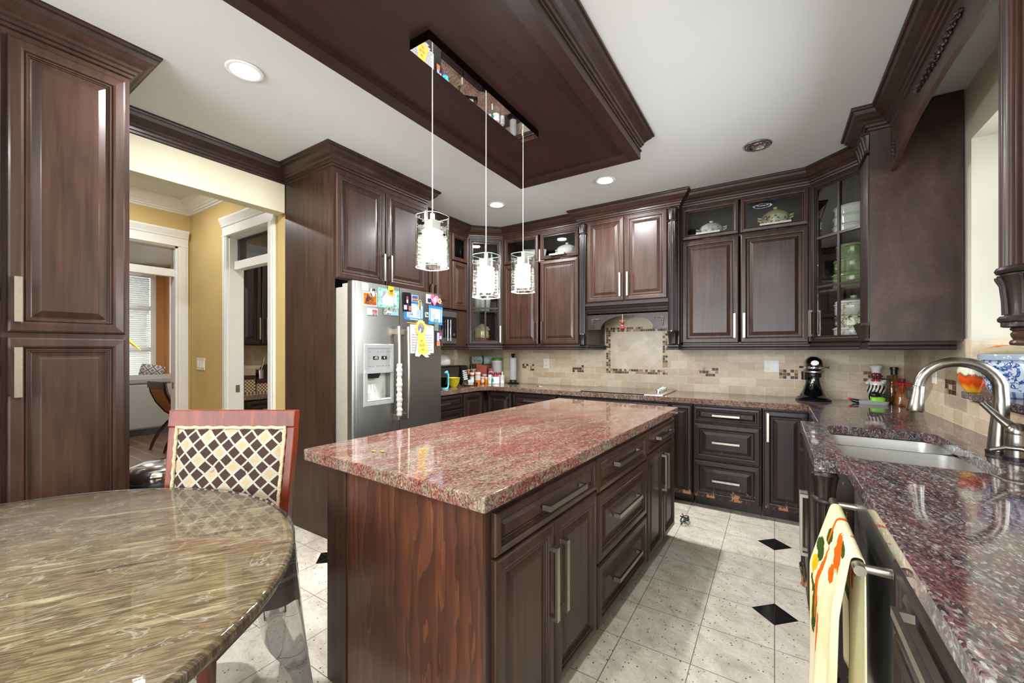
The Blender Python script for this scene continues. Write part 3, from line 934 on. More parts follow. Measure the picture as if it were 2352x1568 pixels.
u = thing('pantry_cabinet', 'tall dark cherry pantry cabinet reaching the ceiling beside the passage', 'cabinet', (-2.65, -.62, 0), PI / 2)
carcass(u, 1.28, .60, FZ + .09, H_CEIL - .004, CHERRY, FZ)
for x0, x1, hx_ in ((.03, .46, .43), (.47, .885, .86), (.90, 1.262, .926)):
    front(u, 'door', x0, x1, 1.408, 2.628, ('v', hx_, 1.45, 1.635), wd=.022); front(u, 'door', x0, x1, .08, 1.388, ('v', hx_, 1.14, 1.345), wd=.022)

# ---- base units on the back wall
FB = 3.885; DB = YB - .012 - FB
BZ0, BZ1 = .055, .858


def base(label, x0, x1, y, rz, d, fronts, mat=ESPRESSO, z0=BZ0):
    u = thing('base_cabinet', label, 'cabinet', (x0, y, 0) if rz == 0 else x0, rz)
    w = x1
    carcass(u, w, d, z0, BZ1, ESPRESSO, FZ)
    for f in fronts: front(u, *f[:5], f[5] if len(f) > 5 else None, mat)
    return u


def three(w, h=.20):
    c = w / 2
    return [('drawer', .006, w - .006, .705, .845, ('h', .775, c - h / 2, c + h / 2)), ('drawer', .006, w - .006, .385, .695, ('h', .545, c - h / 2, c + h / 2)), ('drawer', .006, w - .006, .06, .375, ('h', .22, c - h / 2, c + h / 2))]


base('dark corner base cabinet with one door under the medicine bottles', -2.86, .36, FB, 0, DB, [('door', .01, .35, .06, .845, ('v', .32, .55, .80))])
base('dark base cabinet of drawers between corner door and cooktop cabinet', -2.49, .55, FB, 0, DB, three(.55, .22))
base('dark base cabinet under the cooktop, half hidden by the island', -1.93, 1.135, FB, 0, DB, [('drawer', .006, .33, .705, .845), ('drawer', .34, 1.125, .705, .845), ('door', .006, .56, .06, .695), ('door', .575, 1.125, .06, .695)])
base('narrow worn dark base cabinet door next to the three drawers', -.79, .18, FB, 0, DB, [('door', .006, .174, .06, .845)], WORN)
base('worn dark base cabinet of three drawers with pale bar handles', -.60, .51, FB, 0, DB, three(.51, .205), WORN)
base('dark base cabinet door with scuffed paint low down, in the corner by the sink run', -.08, .32, FB, 0, DB, [('door', .006, .30, .06, .845, ('v', .035, .60, .83))], WORN)
# left run
u = base('dark base cabinet of drawers beside the refrigerator under the left counter'.replace('left counter', 'corner counter'), (-2.89, 2.76, 0), 1.11, 0, PI / 2, .50, [('drawer', .006, .70, .705, .845, ('h', .775, .24, .46)), ('drawer', .006, .70, .385, .695, ('h', .545, .24, .46)), ('drawer', .006, .70, .06, .375), ('door', .72, 1.07, .06, .845)])
# sink run (faces -x)
u = thing('sink_cabinet', 'worn dark sink base cabinet standing forward of its run with fluted corner columns', 'cabinet', (.16, 2.965, 0), -PI / 2)
m = MB(); m.box(.05, .92, 0, .02, BZ0, BZ1); m.box(0, .02, .03, .70, BZ0, BZ1); m.box(.955, .975, .03, .70, FZ, BZ1); m.box(.02, .955, .68, .70, BZ0, BZ1); m.box(.02, .955, .085, .10, FZ, BZ0); m.box(.02, .955, .02, .68, BZ0, BZ0 + .02)
m.build('carcass', WORN, u)
front(u, 'door', .075, .48, .06, .845, ('v', .452, .33, .63), WORN); front(u, 'door', .49, .90, .06, .845, ('v', .518, .33, .63), WORN)
column(u, .025, .010, FZ, .860, .040, mat=WORN); column(u, .950, .010, FZ, .860, .040, mat=WORN)
u = thing('base_cabinet', 'dark base cabinet with drawer and doors nearest the camera beyond the dishwasher'.replace('nearest the camera beyond', 'under the granite next to'), 'cabinet', (.255, 1.325, 0), -PI / 2)
carcass(u, 1.10, .62, BZ0, BZ1, ESPRESSO, FZ)
front(u, 'drawer', .03, .54, .68, .845, ('h', .80, .20, .46), ESPRESSO, wd=.018); front(u, 'door', .03, .28, .06, .67, None, ESPRESSO); front(u, 'door', .29, .54, .06, .67, None, ESPRESSO)
front(u, 'drawer', .56, 1.08, .68, .845, None, ESPRESSO); front(u, 'door', .56, 1.08, .06, .67, None, ESPRESSO)
# island
u = thing('kitchen_island', 'kitchen island of dark wood cabinets with flame-grained end panel and drawers', 'island', (-.70, .94, 0), math.radians(-2.53))
isl = u
IL, IW = 2.262, 1.0
m = MB(); m.box(-.875, -.035, .048, IL - .03, .045, .862); m.box(-.84, -.075, .09, IL - .09, FZ, .045); m.build('carcass', CHERRY, u)
bx('end_panel', FLAME, -.735, -.035, .035, .048, FZ + .005, .862, u)
m = MB(); m.box(-.875, -.735, .035, .048, FZ + .005, .862); m.box(-.745, -.735, .030, .036, FZ + .005, .862); m.build('end_stile', CHERRY, u)
ISLW = CHERRY


def ifront(kind, a, b, z0, z1, h=None, wd=.02):
    """front on the island's long side; a, b along the island"""
    o = MB(); o.M = Matrix.Translation((-.035, 0, 0)) @ Matrix.Rotation(PI / 2, 4, 'Z')
    mn = min(b - a, z1 - z0); s = 1.0 if mn > .24 else max(.35, mn / .24)
    o.rings_y(a, b, z0, z1, sc_prof(RAISED, s), 0.0)
    d = o.build(kind, ISLW, isl)
    if h:
        hm = MB(); hm.M = o.M; pull(hm, -.021, *h, wd=wd); hm.build('handle', NICKEL, d)


ifront('drawer', .075, .825, .70, .835, ('h', .77, .345, .655)); ifront('door', .075, .438, .05, .69, ('v', .405, .34, .61)); ifront('door', .446, .825, .05, .69, ('v', .482, .34, .61))
ifront('drawer', .838, 1.560, .675, .835, ('h', .77, 1.03, 1.38)); ifront('drawer', .838, 1.560, .35, .665, ('h', .515, 1.03, 1.38)); ifront('drawer', .838, 1.560, .05, .34, ('h', .20, 1.03, 1.38))
ifront('drawer', 1.575, 2.225, .70, .835, ('h', .77, 1.75, 2.08)); ifront('door', 1.575, 1.915, .05, .69, ('v', 1.885, .40, .64)); ifront('door', 1.923, 2.225, .05, .69, ('v', 1.955, .40, .64))
# ================================================================== counters
it = thing('island_countertop', 'polished red and pink granite top on the kitchen island', 'countertop', (-.70, .94, .862), math.radians(-2.53))
MB().prism([(-1.0, 0), (0, 0), (0, IL), (-1.0, IL)], 0, .048).build('granite_slab', GRAN_I, it, bevel=.004)
bt = thing('back_countertop', 'brown granite counter along the back wall and round its corner to the fridge', 'countertop', (0, 0, .862))
MB().prism([(-2.87, 2.75), (-2.87, 3.75), (-2.78, 3.85), (.215, 3.85), (.215, YB - .010), (-3.4145, YB - .010), (-3.4145, 2.75)], 0, .048).build('granite_slab', GRAN_B, bt, bevel=.004)
st = thing('sink_countertop', 'dark grey and red granite counter with undermount sink cutout below the window', 'countertop', (0, 0, .862))
outer = [(.2155, YB - .010), (.2155, 2.99), (.13, 2.99), (.13, 1.97), (.228, 1.97), (.228, .22), (XR - .010, .22), (XR - .010, YB - .010)]
hole = [(x, y) for x, y, z in rrect(.46, 2.485, .44, .83, .075, 0, 6)]
bm = bmesh.new(); es = []
for lp in (outer, hole):
    vs = [bm.verts.new((x, y, .048)) for x, y in lp]
    es += [bm.edges.new((vs[i], vs[(i + 1) % len(vs)])) for i in range(len(vs))]
bmesh.ops.triangle_fill(bm, use_beauty=True, edges=es)
ret = bmesh.ops.extrude_face_region(bm, geom=bm.faces[:])
bmesh.ops.translate(bm, vec=(0, 0, -.048), verts=[g for g in ret['geom'] if isinstance(g, bmesh.types.BMVert)])
bmesh.ops.recalc_face_normals(bm, faces=bm.faces)
me = bpy.data.meshes.new('granite_slab'); bm.to_mesh(me); bm.free(); me.materials.append(GRAN_R)
o = bpy.data.objects.new('granite_slab', me); COL.objects.link(o); o.parent = st
b = o.modifiers.new('edge', 'BEVEL'); b.width = .004; b.segments = 2; b.limit_method = 'ANGLE'; b.angle_limit = math.radians(50)
# raised granite ledge in the window niche
lg = thing('window_ledge', 'grey granite ledge in the window niche behind the faucet', 'ledge', (.85, 2.39, 1.075))
MB().box(0, .34, -.785, .785, 0, .036).build('granite_slab', GRAN_R, lg, bevel=.004)
# ================================================================== ceiling lights
DL = [(-2.30, 1.02, 1, 'glowing recessed downlight in the ceiling near the tall pantry cabinet'),
      (-2.32, 3.32, 1, 'glowing recessed downlight in the ceiling in front of the corner glass cabinet'),
      (-1.21, 3.34, 1, 'glowing recessed downlight in the ceiling before the range hood'),
      (-.10, 3.35, 0, 'unlit recessed ceiling light with a chrome rim near the tureen cabinet'),
      (-.05, -.60, 1, 'added recessed ceiling light behind the camera, above the near end of the sink run'),  # invented lamp, added out of view for extra light
      (-1.2, -1.2, 1, 'recessed ceiling light over the near side of the breakfast table')]


def downlight(i, x, y, on, label, z=H_CEIL, watt=DOWN_W):
    t = thing('recessed_light', label, 'ceiling light', (x, y, z), 0, 'recessed ceiling lights')
    MB().lathe([(.058, 0), (.075, -.001), (.083, -.004), (.086, -.008), (.083, -.011), (.066, -.010), (.060, -.006), (.057, -.002)], (0, 0, 0), 40).build('trim_ring', WHITEP if on else CHROME, t, smooth=50)
    if on:
        MB().lathe([(.0001, -.0035), (.056, -.0035)], (0, 0, 0), 32, cap0=False, cap1=False).build('lamp_lens', LEDW, t)
        l = lamp('recessed_light_beam', 'AREA', (x, y, z - .014), watt, WARM, shape='DISK', size=.11)
    else:
        m = MB(); m.lathe([(.058, -.002), (.05, -.0045), (.036, -.005), (.034, -.008), (.022, -.010), (.0001, -.010)], (0, 0, 0), 32, cap0=False, cap1=False)
        m.build('lamp_lens', CHROME, t, smooth=50)


for i, (x, y, on, lb) in enumerate(DL): downlight(i, x, y, on, lb)
downlight(9, -4.45, 1.12, 1, 'recessed ceiling light in the yellow hall beyond the header', 2.86, 9)
downlight(10, -7.2, 1.6, 1, 'recessed ceiling light in the lounge beyond the tall doorway', 2.86, 34)
downlight(11, -4.25, 2.7, 1, 'recessed ceiling light inside the small pantry room', 2.86, 12)
# ---- linear pendant light over the island
px, py = -1.232, 1.66
pz = SZ + .028
pl = thing('pendant_light', 'three clear glass crystal pendants on white cords from one mirrored bar', 'pendant light', (px, py, pz))
m = MB().box(-.056, .056, -.455, .455, -.038, 0); m.build('canopy_bar', plain('canopy_dark_metal', rgb(60, 48, 44), .15, 1, .02), pl)
m = MB().box(-.055, .055, -.454, .454, -.040, -.038); m.build('mirror_plate', MIRROR, pl)
m = MB()
for k in (-.24, .0, .30): m.lathe([(.006, -.056), (.006, -.04)], (.0, k + .06, 0), 12)
m.build('screw_cap', CHROME, pl, smooth=40)
rnd = random.Random(3)
for k, (y, z0, z1) in enumerate(((1.282, 1.687, 1.905), (1.668, 1.602, 1.813), (2.03, 1.672, 1.890))):
    ly = y - py; a0, a1 = z0 - pz, z1 - pz
    MB().tube([(0.0, ly, -.04), (0, ly, a1 - .01)], .0022, 6).build('cord', WHITEPL, pl)
    sh = MB()
    for w_, i_ in ((.125, 0),):
        sh.loft([rrect(0, ly, w_, w_, .042, z, 6) for z in (a0, a1)], False, False)
    s_ = sh.build('glass_shade', PGLASS, pl, smooth=60)
    rm = MB()
    for z in (a0, a1):
        lp = rrect(0, ly, .123, .123, .041, z, 6); rm.tube(lp + [lp[0]], .0016, 6, False)
    rm.build('polished_rim', GRIM, s_, smooth=60)
    hd = MB().box(-.024, .024, ly - .024, ly + .024, a1 - .062, a1 - .018); hd.lathe([(.010, a1 - .018), (.010, a1 + .012), (.006, a1 + .016)], (0, ly, 0), 14)
    for sx, sy in ((1, 0), (-1, 0), (0, 1), (0, -1)): hd.tube([(sx * .018, ly + sy * .018, a1 - .022), (sx * .060, ly + sy * .060, a1 - .034)], .0022, 6)
    hd.build('lamp_holder', SILVER, pl)
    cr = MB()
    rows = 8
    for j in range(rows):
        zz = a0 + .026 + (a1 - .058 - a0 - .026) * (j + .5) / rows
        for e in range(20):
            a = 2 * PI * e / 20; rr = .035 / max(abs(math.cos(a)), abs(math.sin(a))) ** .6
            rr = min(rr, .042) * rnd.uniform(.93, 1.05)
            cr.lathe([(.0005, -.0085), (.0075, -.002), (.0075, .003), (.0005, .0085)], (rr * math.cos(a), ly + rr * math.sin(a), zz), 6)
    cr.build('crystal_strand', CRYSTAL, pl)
    MB().lathe([(.001, a0 + .05), (.016, a0 + .055), (.018, a0 + .12), (.010, a1 - .062)], (0, ly, 0), 16).build('bulb', glow('pendant_bulb_glow_%d' % k, (1, .96, .9, 1), 6.0), pl, smooth=60)
    lamp('pendant_glow', 'POINT', (px, y, z0 - .03), PEND_W, WARM, shadow_soft_size=.05)
# ================================================================== appliances
def RZ(a): return Matrix.Rotation(a, 4, 'Z')


# ---- refrigerator (front faces +x; local x runs along the wall, front at y=0)
fr_ = thing('refrigerator', 'stainless side-by-side refrigerator with ice dispenser, covered in photos and magnets', 'refrigerator', (-2.47, 1.790, 0), PI / 2)
FW = .905; SPL = .415
bx('body', LTGREY, .004, FW - .004, .075, .72, FZ + .03, 1.785, fr_)
bx('base_grille', BLACKP, .01, FW - .01, .03, .075, FZ + .005, .055, fr_)


def fdoor(name, x0, x1, hole=None, rl=True, rr=True):
    m = MB(); r = .028
    def prof(a, b):
        # plan outline of a door slice with rounded outer vertical edges
        p = [(a, .066)]
        if a == x0 and rl: p += [(a + r - r * math.cos(t), r - r * math.sin(t)) for t in (0, .5, 1.0, PI / 2)]
        else: p += [(a, 0)]
        if b == x1 and rr: p += [(b - r + r * math.sin(t), r - r * math.cos(t)) for t in (0, .5, 1.0, PI / 2)]
        else: p += [(b, 0)]
        p += [(b, .066)]
        return p
    if hole:
        hx0, hx1, hz0, hz1 = hole
        m.prism(prof(x0, x1), .06, hz0); m.prism(prof(x0, x1), hz1, 1.822); m.prism(prof(x0, hx0), hz0, hz1); m.prism(prof(hx1, x1), hz0, hz1)
        m.box(hx0, hx1, .06, .066, hz0, hz1)
    else: m.prism(prof(x0, x1), .06, 1.822)
    return m.build(name, STEEL, fr_, smooth=35)


HOLE = (.110, .325, .965, 1.165)
d1 = fdoor('freezer_door', 0, SPL - .002, HOLE, rr=False); d2 = fdoor('door', SPL + .002, FW, rl=False)
bx('hinge_cover', GREYPL, .03, .16, .075, .17, 1.785, 1.815, fr_); bx('hinge_cover', GREYPL, FW - .16, FW - .03, .075, .17, 1.785, 1.815, fr_)
m = MB().rings_y(.078, .352, .925, 1.378, [(0, 0), (0, .006), (.006, .012), (.030, .012), (.032, .004)], 0, cap=False)
m.box(.110, .325, -.004, .0, 1.19, 1.348)
m.loft([rrect(.2150, -.008, .262, .020, .006, z) for z in (1.163, 1.192)])
disp = m.build('dispenser_panel', GREYPL, fr_, label='grey ice and water dispenser with green digital readouts')
m = MB().box(HOLE[0], HOLE[1], .056, .060, HOLE[2], HOLE[3])
m.loft([[(.11 + .02 + k * (.215 - .04) / 8, .056 - .030 * math.sin(PI * k / 8) * f, z) for k in range(9)] for z, f in ((.968, 1.5), (1.02, 1.0), (1.08, .3))], False, False, closed=False)
m.build('dispenser_recess', plain('dispenser_pale', rgb(196, 196, 186), .3, .2, .01), fr_)
m = MB(); m.prism_y([(.13, 1.163), (.245, 1.163), (.225, 1.125), (.15, 1.125)], .012, .05); m.build('dispenser_nozzle', BLACKP, fr_)
bx('drip_lip', WHITEPL, .11, .325, -.008, .03, .962, .972, fr_)
LEDG = glow('green_led', (.30, 1, .02, 1), .8)
for cx, s_ in ((.185, '-15'), (.262, '4')):
    o = bx('display', BLACKP, cx - .024, cx + .024, -.006, -.003, 1.262, 1.288, fr_)
    text_mesh('display_digits', s_, .024, LEDG, o, Matrix.Translation((cx, -.0065, 1.275)) @ Matrix.Rotation(PI / 2, 4, 'X'))
GREYTX = plain('grey_print', rgb(96, 98, 98), .6)
m = MB()
for k in range(7): m.box(.128 + k * .027 + (k > 1) * .008, .142 + k * .027 + (k > 1) * .008, -.0052, -.004, 1.214, 1.217)
for x in (.13, .20, .225, .25, .29, .31): m.box(x, x + .012, -.0052, -.004, 1.318, 1.3215)
for x in (.126, .30): m.box(x, x + .012, -.0052, -.004, 1.272, 1.275)
m.build('button_print', GREYTX, fr_)
for hx_, nm in ((.358, 'handle'), (.452, 'handle')):
    m = MB(); pts = [(hx_, -.058, .80), (hx_, -.062, .95), (hx_, -.064, 1.15), (hx_, -.062, 1.35), (hx_, -.058, 1.515)]
    m.tube(pts, .0125, 14)
    for z in (.815, 1.475): m.box(hx_ - .012, hx_ + .012, -.055, 0, z - .02, z + .02)
    m.build(nm, NICKEL, fr_, smooth=40)
CLOTHW = plain('white_cloth', rgb(178, 176, 170), .9, noise=.03)
m = MB(); prof = []
for i in range(40):
    t = i / 39; z = .83 + t * .40
    prof.append((.020 + .003 * math.sin(i * 1.7) - .004 * max(0, .12 - t) / .12 + .002 * math.sin(i * .6), z))
m.lathe(prof, (.358, -.062, 0), 20, lambda a, i: 1 + .07 * math.sin(3 * a + i * .9)); m.build('handle_cover', CLOTHW, fr_, smooth=70, label='gathered white cloth sleeve on the freezer handle')

# ---- microwave
mw = thing('microwave', 'stainless and black built-in microwave under the cabinet beside the refrigerator', 'microwave', (-3.045, 2.80, 1.405), PI / 2)
bx('body', BLACKP, .0, .745, .02, .33, 0, .355, mw)
m = MB(); m.box(0, .745, -.012, .02, .0, .062); m.box(0, .745, -.012, .02, .293, .355); m.build('steel_trim', STEEL, mw)
bx('door_glass', BLACKG, .002, .743, -.016, .02, .062, .293, mw)
m = MB(); m.tube([(.60, -.05, .03), (.60, -.05, .26)], .007, 10); m.tube([(.555, -.05, .03), (.555, -.05, .26)], .005, 10)
for x in (.60, .555):
    for z in (.05, .24): m.tube([(x, -.05, z), (x, -.01, z)], .005, 8)
m.build('handle', CHROME, mw, smooth=50)
m = MB(); m.lathe([(.0, 0), (.016, 0), (.015, .012), (.0, .012)], (0, 0, 0), 20)
for i, v in enumerate(m.v): m.v[i] = (.685 + v[0], -.016 - v[2], .10 + v[1])
m.build('dial', CHROME, mw)
# ---- cooktop
ck = thing('cooktop', 'black glass electric cooktop with steel side trims and row of chrome knobs', 'cooktop', (-1.69, 3.868, .911))
bx('glass_top', BLACKG, .028, .665, .003, .605, 0, .0075, ck)
bx('trim', STEEL_D, 0, .028, 0, .608, 0, .009, ck)
bx('control_panel', STEEL_D, .665, .832, 0, .608, 0, .009, ck)
for k in range(4):
    kb = MB(); cx, cy = .748, .20 + k * .085
    kb.lathe([(.026, .009), (.026, .012), (.020, .014), (.020, .036), (.018, .040), (.0001, .040)], (cx, cy, 0), 24)
    kb.box(cx - .022, cx + .022, cy - .005, cy + .005, .03, .046)
    kb.build('knob', CHROME, ck, smooth=40)
# ---- dishwasher
dw = thing('dishwasher', 'stainless dishwasher with a bar handle under the sink counter', 'dishwasher', (.246, 1.942, 0), -PI / 2)
bx('body', BLACKP, .004, .606, .03, .60, FZ, .855, dw)
m = MB().prism([(0, .004), (.004, 0), (.578, 0), (.592, .004), (.604, .014), (.61, .03), (0, .03)], .075, .835); m.build('door', steel('dishwasher_steel', (182, 180, 172), .36), dw, smooth=40)
bx('control_edge', BLACKG, 0, .61, 0.001, .03, .836, .857, dw)
bx('toe_kick', BLACKP, .0, .61, .05, .06, FZ, .075, dw)
m = MB(); m.tube([(.03, -.064, .775), (.60, -.064, .775)], .0135, 16)
for x in (.065, .575): m.tube([(x, -.064, .775), (x, .002, .775)], [.010, .012], 12)
m.build('handle', NICKEL, dw, smooth=40)
# ---- towel on the dishwasher handle
def towel_mat():
    n = NT('printed_tea_towel'); sep = n.n('ShaderNodeSeparateXYZ'); n.l(n.co(), sep.inputs[0])
    y, z = sep.outputs[1], sep.outputs[2]
    wv = n.noise(n.co((1, 1, 1)), 34, 3, .6)

    def blob(cy, cz, ry, rz, sharp=.55, tilt=0.0):
        a = n.m('SUBTRACT', y, cy); b_ = n.m('SUBTRACT', z, cz)
        a2 = n.m('ADD', a, n.m('MULTIPLY', b_, tilt))
        q = n.m('ADD', n.m('POWER', n.m('ABSOLUTE', n.m('DIVIDE', a2, ry)), 2.0), n.m('POWER', n.m('ABSOLUTE', n.m('DIVIDE', b_, rz)), 2.0))
        return n.m('LESS_THAN', n.m('ADD', q, n.m('MULTIPLY', n.m('SUBTRACT', wv, .5), sharp * 3)), 1.0)
    c = n.ramp(n.noise(n.co(), 3, 2), [(.3, rgb(214, 202, 148)), (.7, rgb(226, 218, 182))])
    GRN, ORG, YEL = rgb(56, 76, 18), rgb(212, 96, 14), rgb(214, 176, 16)
    for cy, cz, ry, rz, t in ((1.72, .665, .075, .030, .0), (1.66, .49, .03, .09, .2), (1.66, .735, .04, .024, 0), (1.49, .765, .05, .02, 0), (1.72, .545, .05, .026, .4)):
        c = n.mix(blob(cy, cz, ry, rz, .5, t), c, GRN)
    for cy, cz, ry, rz, t in ((1.53, .735, .045, .055, 0), (1.64, .58, .016, .13, .12), (1.62, .43, .012, .07, .1), (1.66, .77, .012, .06, 0), (1.56, .66, .02, .03, 0)):
        c = n.mix(blob(cy, cz, ry, rz, .8, t), c, ORG)
    for cy, cz, ry, rz, t in ((1.735, .600, .045, .034, 0), (1.69, .62, .02, .02, 0)):
        c = n.mix(blob(cy, cz, ry, rz, .6, t), c, YEL)
    n.set(col=c, rough=.95, spec=.1); n.bump(n.noise(n.co(), 420, 2), .25, .002)
    return n.mat


tw = []; NS, NY_ = 46, 34
hx0, hz0 = .182, .775
for j in range(NY_ + 1):
    v = j / NY_; y0 = 1.815 - .435 * v; row = []
    for i in range(NS + 1):
        s = i / NS        # 0 = front hem ... 1 = back hem
        Lf, Lb = .60 - .06 * v, .50
        if s < .62:
            t = 1 - s / .62; z = hz0 + .012 - Lf * t; x = hx0 - .017 - .012 * t
            f = min(1, t * 3)
            x += f * (.007 * math.sin(v * 11 + .6) + .007 * t * math.sin(v * 19 + t * 2)) - f * (.050 * (1 - v) + .012)
            yy = y0 + f * .0 - .05 * t * (v - .3) * -1 * .5
            yy = 1.60 + (yy - 1.60) * (1 - .34 * t)
        elif s < .70:
            a = (s - .62) / .08 * PI; x = hx0 - .017 * math.cos(a); z = hz0 + .012 + .010 * math.sin(a); yy = y0
        else:
            t = (s - .70) / .30; z = hz0 + .012 - Lb * t; x = hx0 + .017 + .010 * t * math.sin(v * 8); yy = 1.60 + (y0 - 1.60) * (1 - .2 * t)
        row.append((x, yy, z))
    tw.append(row)
m = MB(); m.loft(tw, False, False, closed=False)
o = m.build('tea_towel', towel_mat(), None, smooth=180, subd=1)
sd = o.modifiers.new('thick', 'SOLIDIFY'); sd.thickness = .003
tag(o, 'pale yellow tea towel with orange flowers draped over the dishwasher handle', 'towel')
# ---- sink
sk = thing('kitchen_sink', 'stainless double-bowl undermount sink in the dark granite counter', 'sink', (.46, 2.485, .862))
def bowl(cx, cy, w_, h_, dep):
    m = MB(); R = .065
    rings = [rrect(cx, cy, w_ + .03, h_ + .012, R + .006, -.0015, 6), rrect(cx, cy, w_, h_, R, -.002, 6), rrect(cx, cy, w_ - .010, h_ - .010, R, -dep * .5, 6), rrect(cx, cy, w_ - .03, h_ - .03, R, -dep + .02, 6),
             rrect(cx, cy, w_ - .07, h_ - .07, R * .8, -dep, 6), rrect(cx, cy, .06, .06, .029, -dep - .004, 6)]
    m.loft(rings, False, True)
    return m.build('bowl', STEEL_D, sk, smooth=60)
bowl(0, .268, .45, .290, .18); bowl(0, -.152, .45, .520, .21)
bx('divider', STEEL_D, -.215, .215, .1085, .1225, -.03, -.0025, sk)
wr_ = MB()
for k in range(9): wr_.tube([(-.15 + k * .04, .16, -.15), (-.15 + k * .04, .37, -.15)], .002, 6)
for y in (.16, .37): wr_.tube([(-.17, y, -.152), (.19, y, -.152)], .0025, 6)
for x in (-.15, .17): wr_.tube([(x, .26, -.152), (x, .26, -.1785)], .003, 6)
tg = wr_.build('sink_grid', CHROME, None); tg.location = (.46, 2.485, .862); tag(tg, 'wire rack lying in the far bowl of the sink', 'sink rack')
# ---- faucet
FAUC = plain('faucet_steel', rgb(138, 133, 124), .27, 1, .04, 90)
fc = thing('faucet', 'brushed nickel gooseneck kitchen faucet with pull-down spray head', 'faucet', (.765, 2.465, .911))
m = MB(); m.lathe([(.036, 0), (.036, .014), (.033, .0145)], (0, 0, 0), 28); m.build('base_ring', BLACKP, fc, smooth=40)
m = MB(); pts = [(0, 0, .0145), (.002, 0, .08), (.006, 0, .16), (.008, 0, .22)]
for i in range(1, 15):
    a = PI * i / 14 * .97; pts.append((.008 - .122 + .122 * math.cos(a), 0, .255 + .118 * math.sin(a)))
m.tube(pts, [.0315, .029, .0255, .0235] + [.0225 - .0035 * i / 14 for i in range(14)], 20)
m.build('spout', FAUC, fc, smooth=50)
e = Vector(pts[-1]); d_ = Vector((-.10, 0, -1)).normalized()
m = MB(); m.tube([e, e + d_ * .004, e + d_ * .03, e + d_ * .075, e + d_ * .105, e + d_ * .112], [.0195, .021, .022, .027, .031, .029], 24); m.build('spray_head', FAUC, fc, smooth=50)
m = MB(); p0 = e + d_ * .022; m.box(p0.x - .034, p0.x - .018, -.012, .012, p0.z - .036, p0.z + .004); m.build('spray_button', BLACKP, fc, bevel=.003)
hd = thing('single_lever_tap', 'brushed nickel single lever tap body beside the gooseneck faucet', 'tap handle', (.782, 2.365, .911))
m = MB(); m.lathe([(.036, 0), (.036, .014), (.033, .0145)], (0, 0, 0), 28); m.build('base_ring', BLACKP, hd, smooth=40)
m = MB(); m.lathe([(.0325, .0145), (.0320, .07), (.030, .095), (.0295, .10)], (0, 0, 0), 28); m.build('body', FAUC, hd, smooth=50)
m = MB(); m.lathe([(.0295, .1005), (.031, .108), (.027, .126), (.016, .140), (.001, .144)], (0, 0, 0), 28)
m.tube([(-.004, .004, .118), (-.030, .030, .148), (-.060, .055, .190), (-.072, .066, .208)], [.020, .014, .0105, .0105], 14); m.build('lever', FAUC, hd, smooth=60)
sd_ = thing('soap_dispenser', 'low arched nickel soap dispenser spout at the end of the faucet row', 'soap dispenser', (.79, 2.245, .911))
m = MB(); m.lathe([(.022, 0), (.022, .006), (.016, .010), (.014, .045), (.016, .055), (.010, .06)], (0, 0, 0), 20); m.build('base', FAUC, sd_, smooth=50)
m = MB(); m.tube([(.002, 0, .048), (-.03, .012, .062), (-.065, .028, .060), (-.10, .044, .043)], [.010, .010, .0085, .007], 12); m.build('spout', FAUC, sd_, smooth=60)
# ================================================================== breakfast table, cover, chair
TX0, TY0, TR, TZ = -1.690, -.02, .838, .742


def marble_mat():
    n = NT('striated_brown_marble')
    TH_ = -1.0
    br = n.n('ShaderNodeTexBrick'); n.l(n.co((1, 1, 1), (0, 0, TH_), (.13, .05, 0)), br.inputs['Vector'])
    br.inputs['Scale'].default_value = 1; br.inputs['Brick Width'].default_value = .33; br.inputs['Row Height'].default_value = .17; br.inputs['Mortar Size'].default_value = 0; br.offset = .37
    br.inputs['Color1'].default_value = (0, 0, 0, 1); br.inputs['Color2'].default_value = (1, 1, 1, 1)
    off = n.n('ShaderNodeVectorMath', operation='MULTIPLY'); n.l(br.outputs['Color'], off.inputs[0]); off.inputs[1].default_value = (3.1, 1.7, .0)
    add = n.n('ShaderNodeVectorMath', operation='ADD'); n.l(n.co((1, 11, 1), (0, 0, TH_)), add.inputs[0]); n.l(off.outputs[0], add.inputs[1])
    s1 = n.noise(add.outputs[0], 2.6, 7, .64, .45)
    s2 = n.noise(add.outputs[0], 9, 5, .65, .3)
    f = n.m('ADD', n.m('MULTIPLY', s1, .72), n.m('MULTIPLY', s2, .28))
    c = n.ramp(f, [(.36, rgb(62, 49, 36)), (.43, rgb(110, 90, 62)), (.48, rgb(160, 140, 102)), (.51, rgb(84, 68, 48)), (.56, rgb(138, 118, 84)), (.61, rgb(190, 172, 130)), (.69, rgb(216, 204, 172))])
    tint = n.noise(n.co((1, 1, 1)), 3.2, 3)
    c = n.mix(n.ramp(tint, [(.45, (0, 0, 0)), (.7, (.30, .30, .30))]), c, rgb(150, 116, 90))
    vein = n.noise(n.co((1, 2.2, 1), (0, 0, TH_ - .35)), 3.0, 5, .6, 1.2)
    c = n.mix(n.ramp(vein, [(.490, (0, 0, 0)), (.5, (.55, .55, .55)), (.510, (0, 0, 0))]), c, rgb(222, 214, 190))
    n.set(col=c, rough=.12, coat=.1, coatr=.05, spec=.4)
    return n.mat


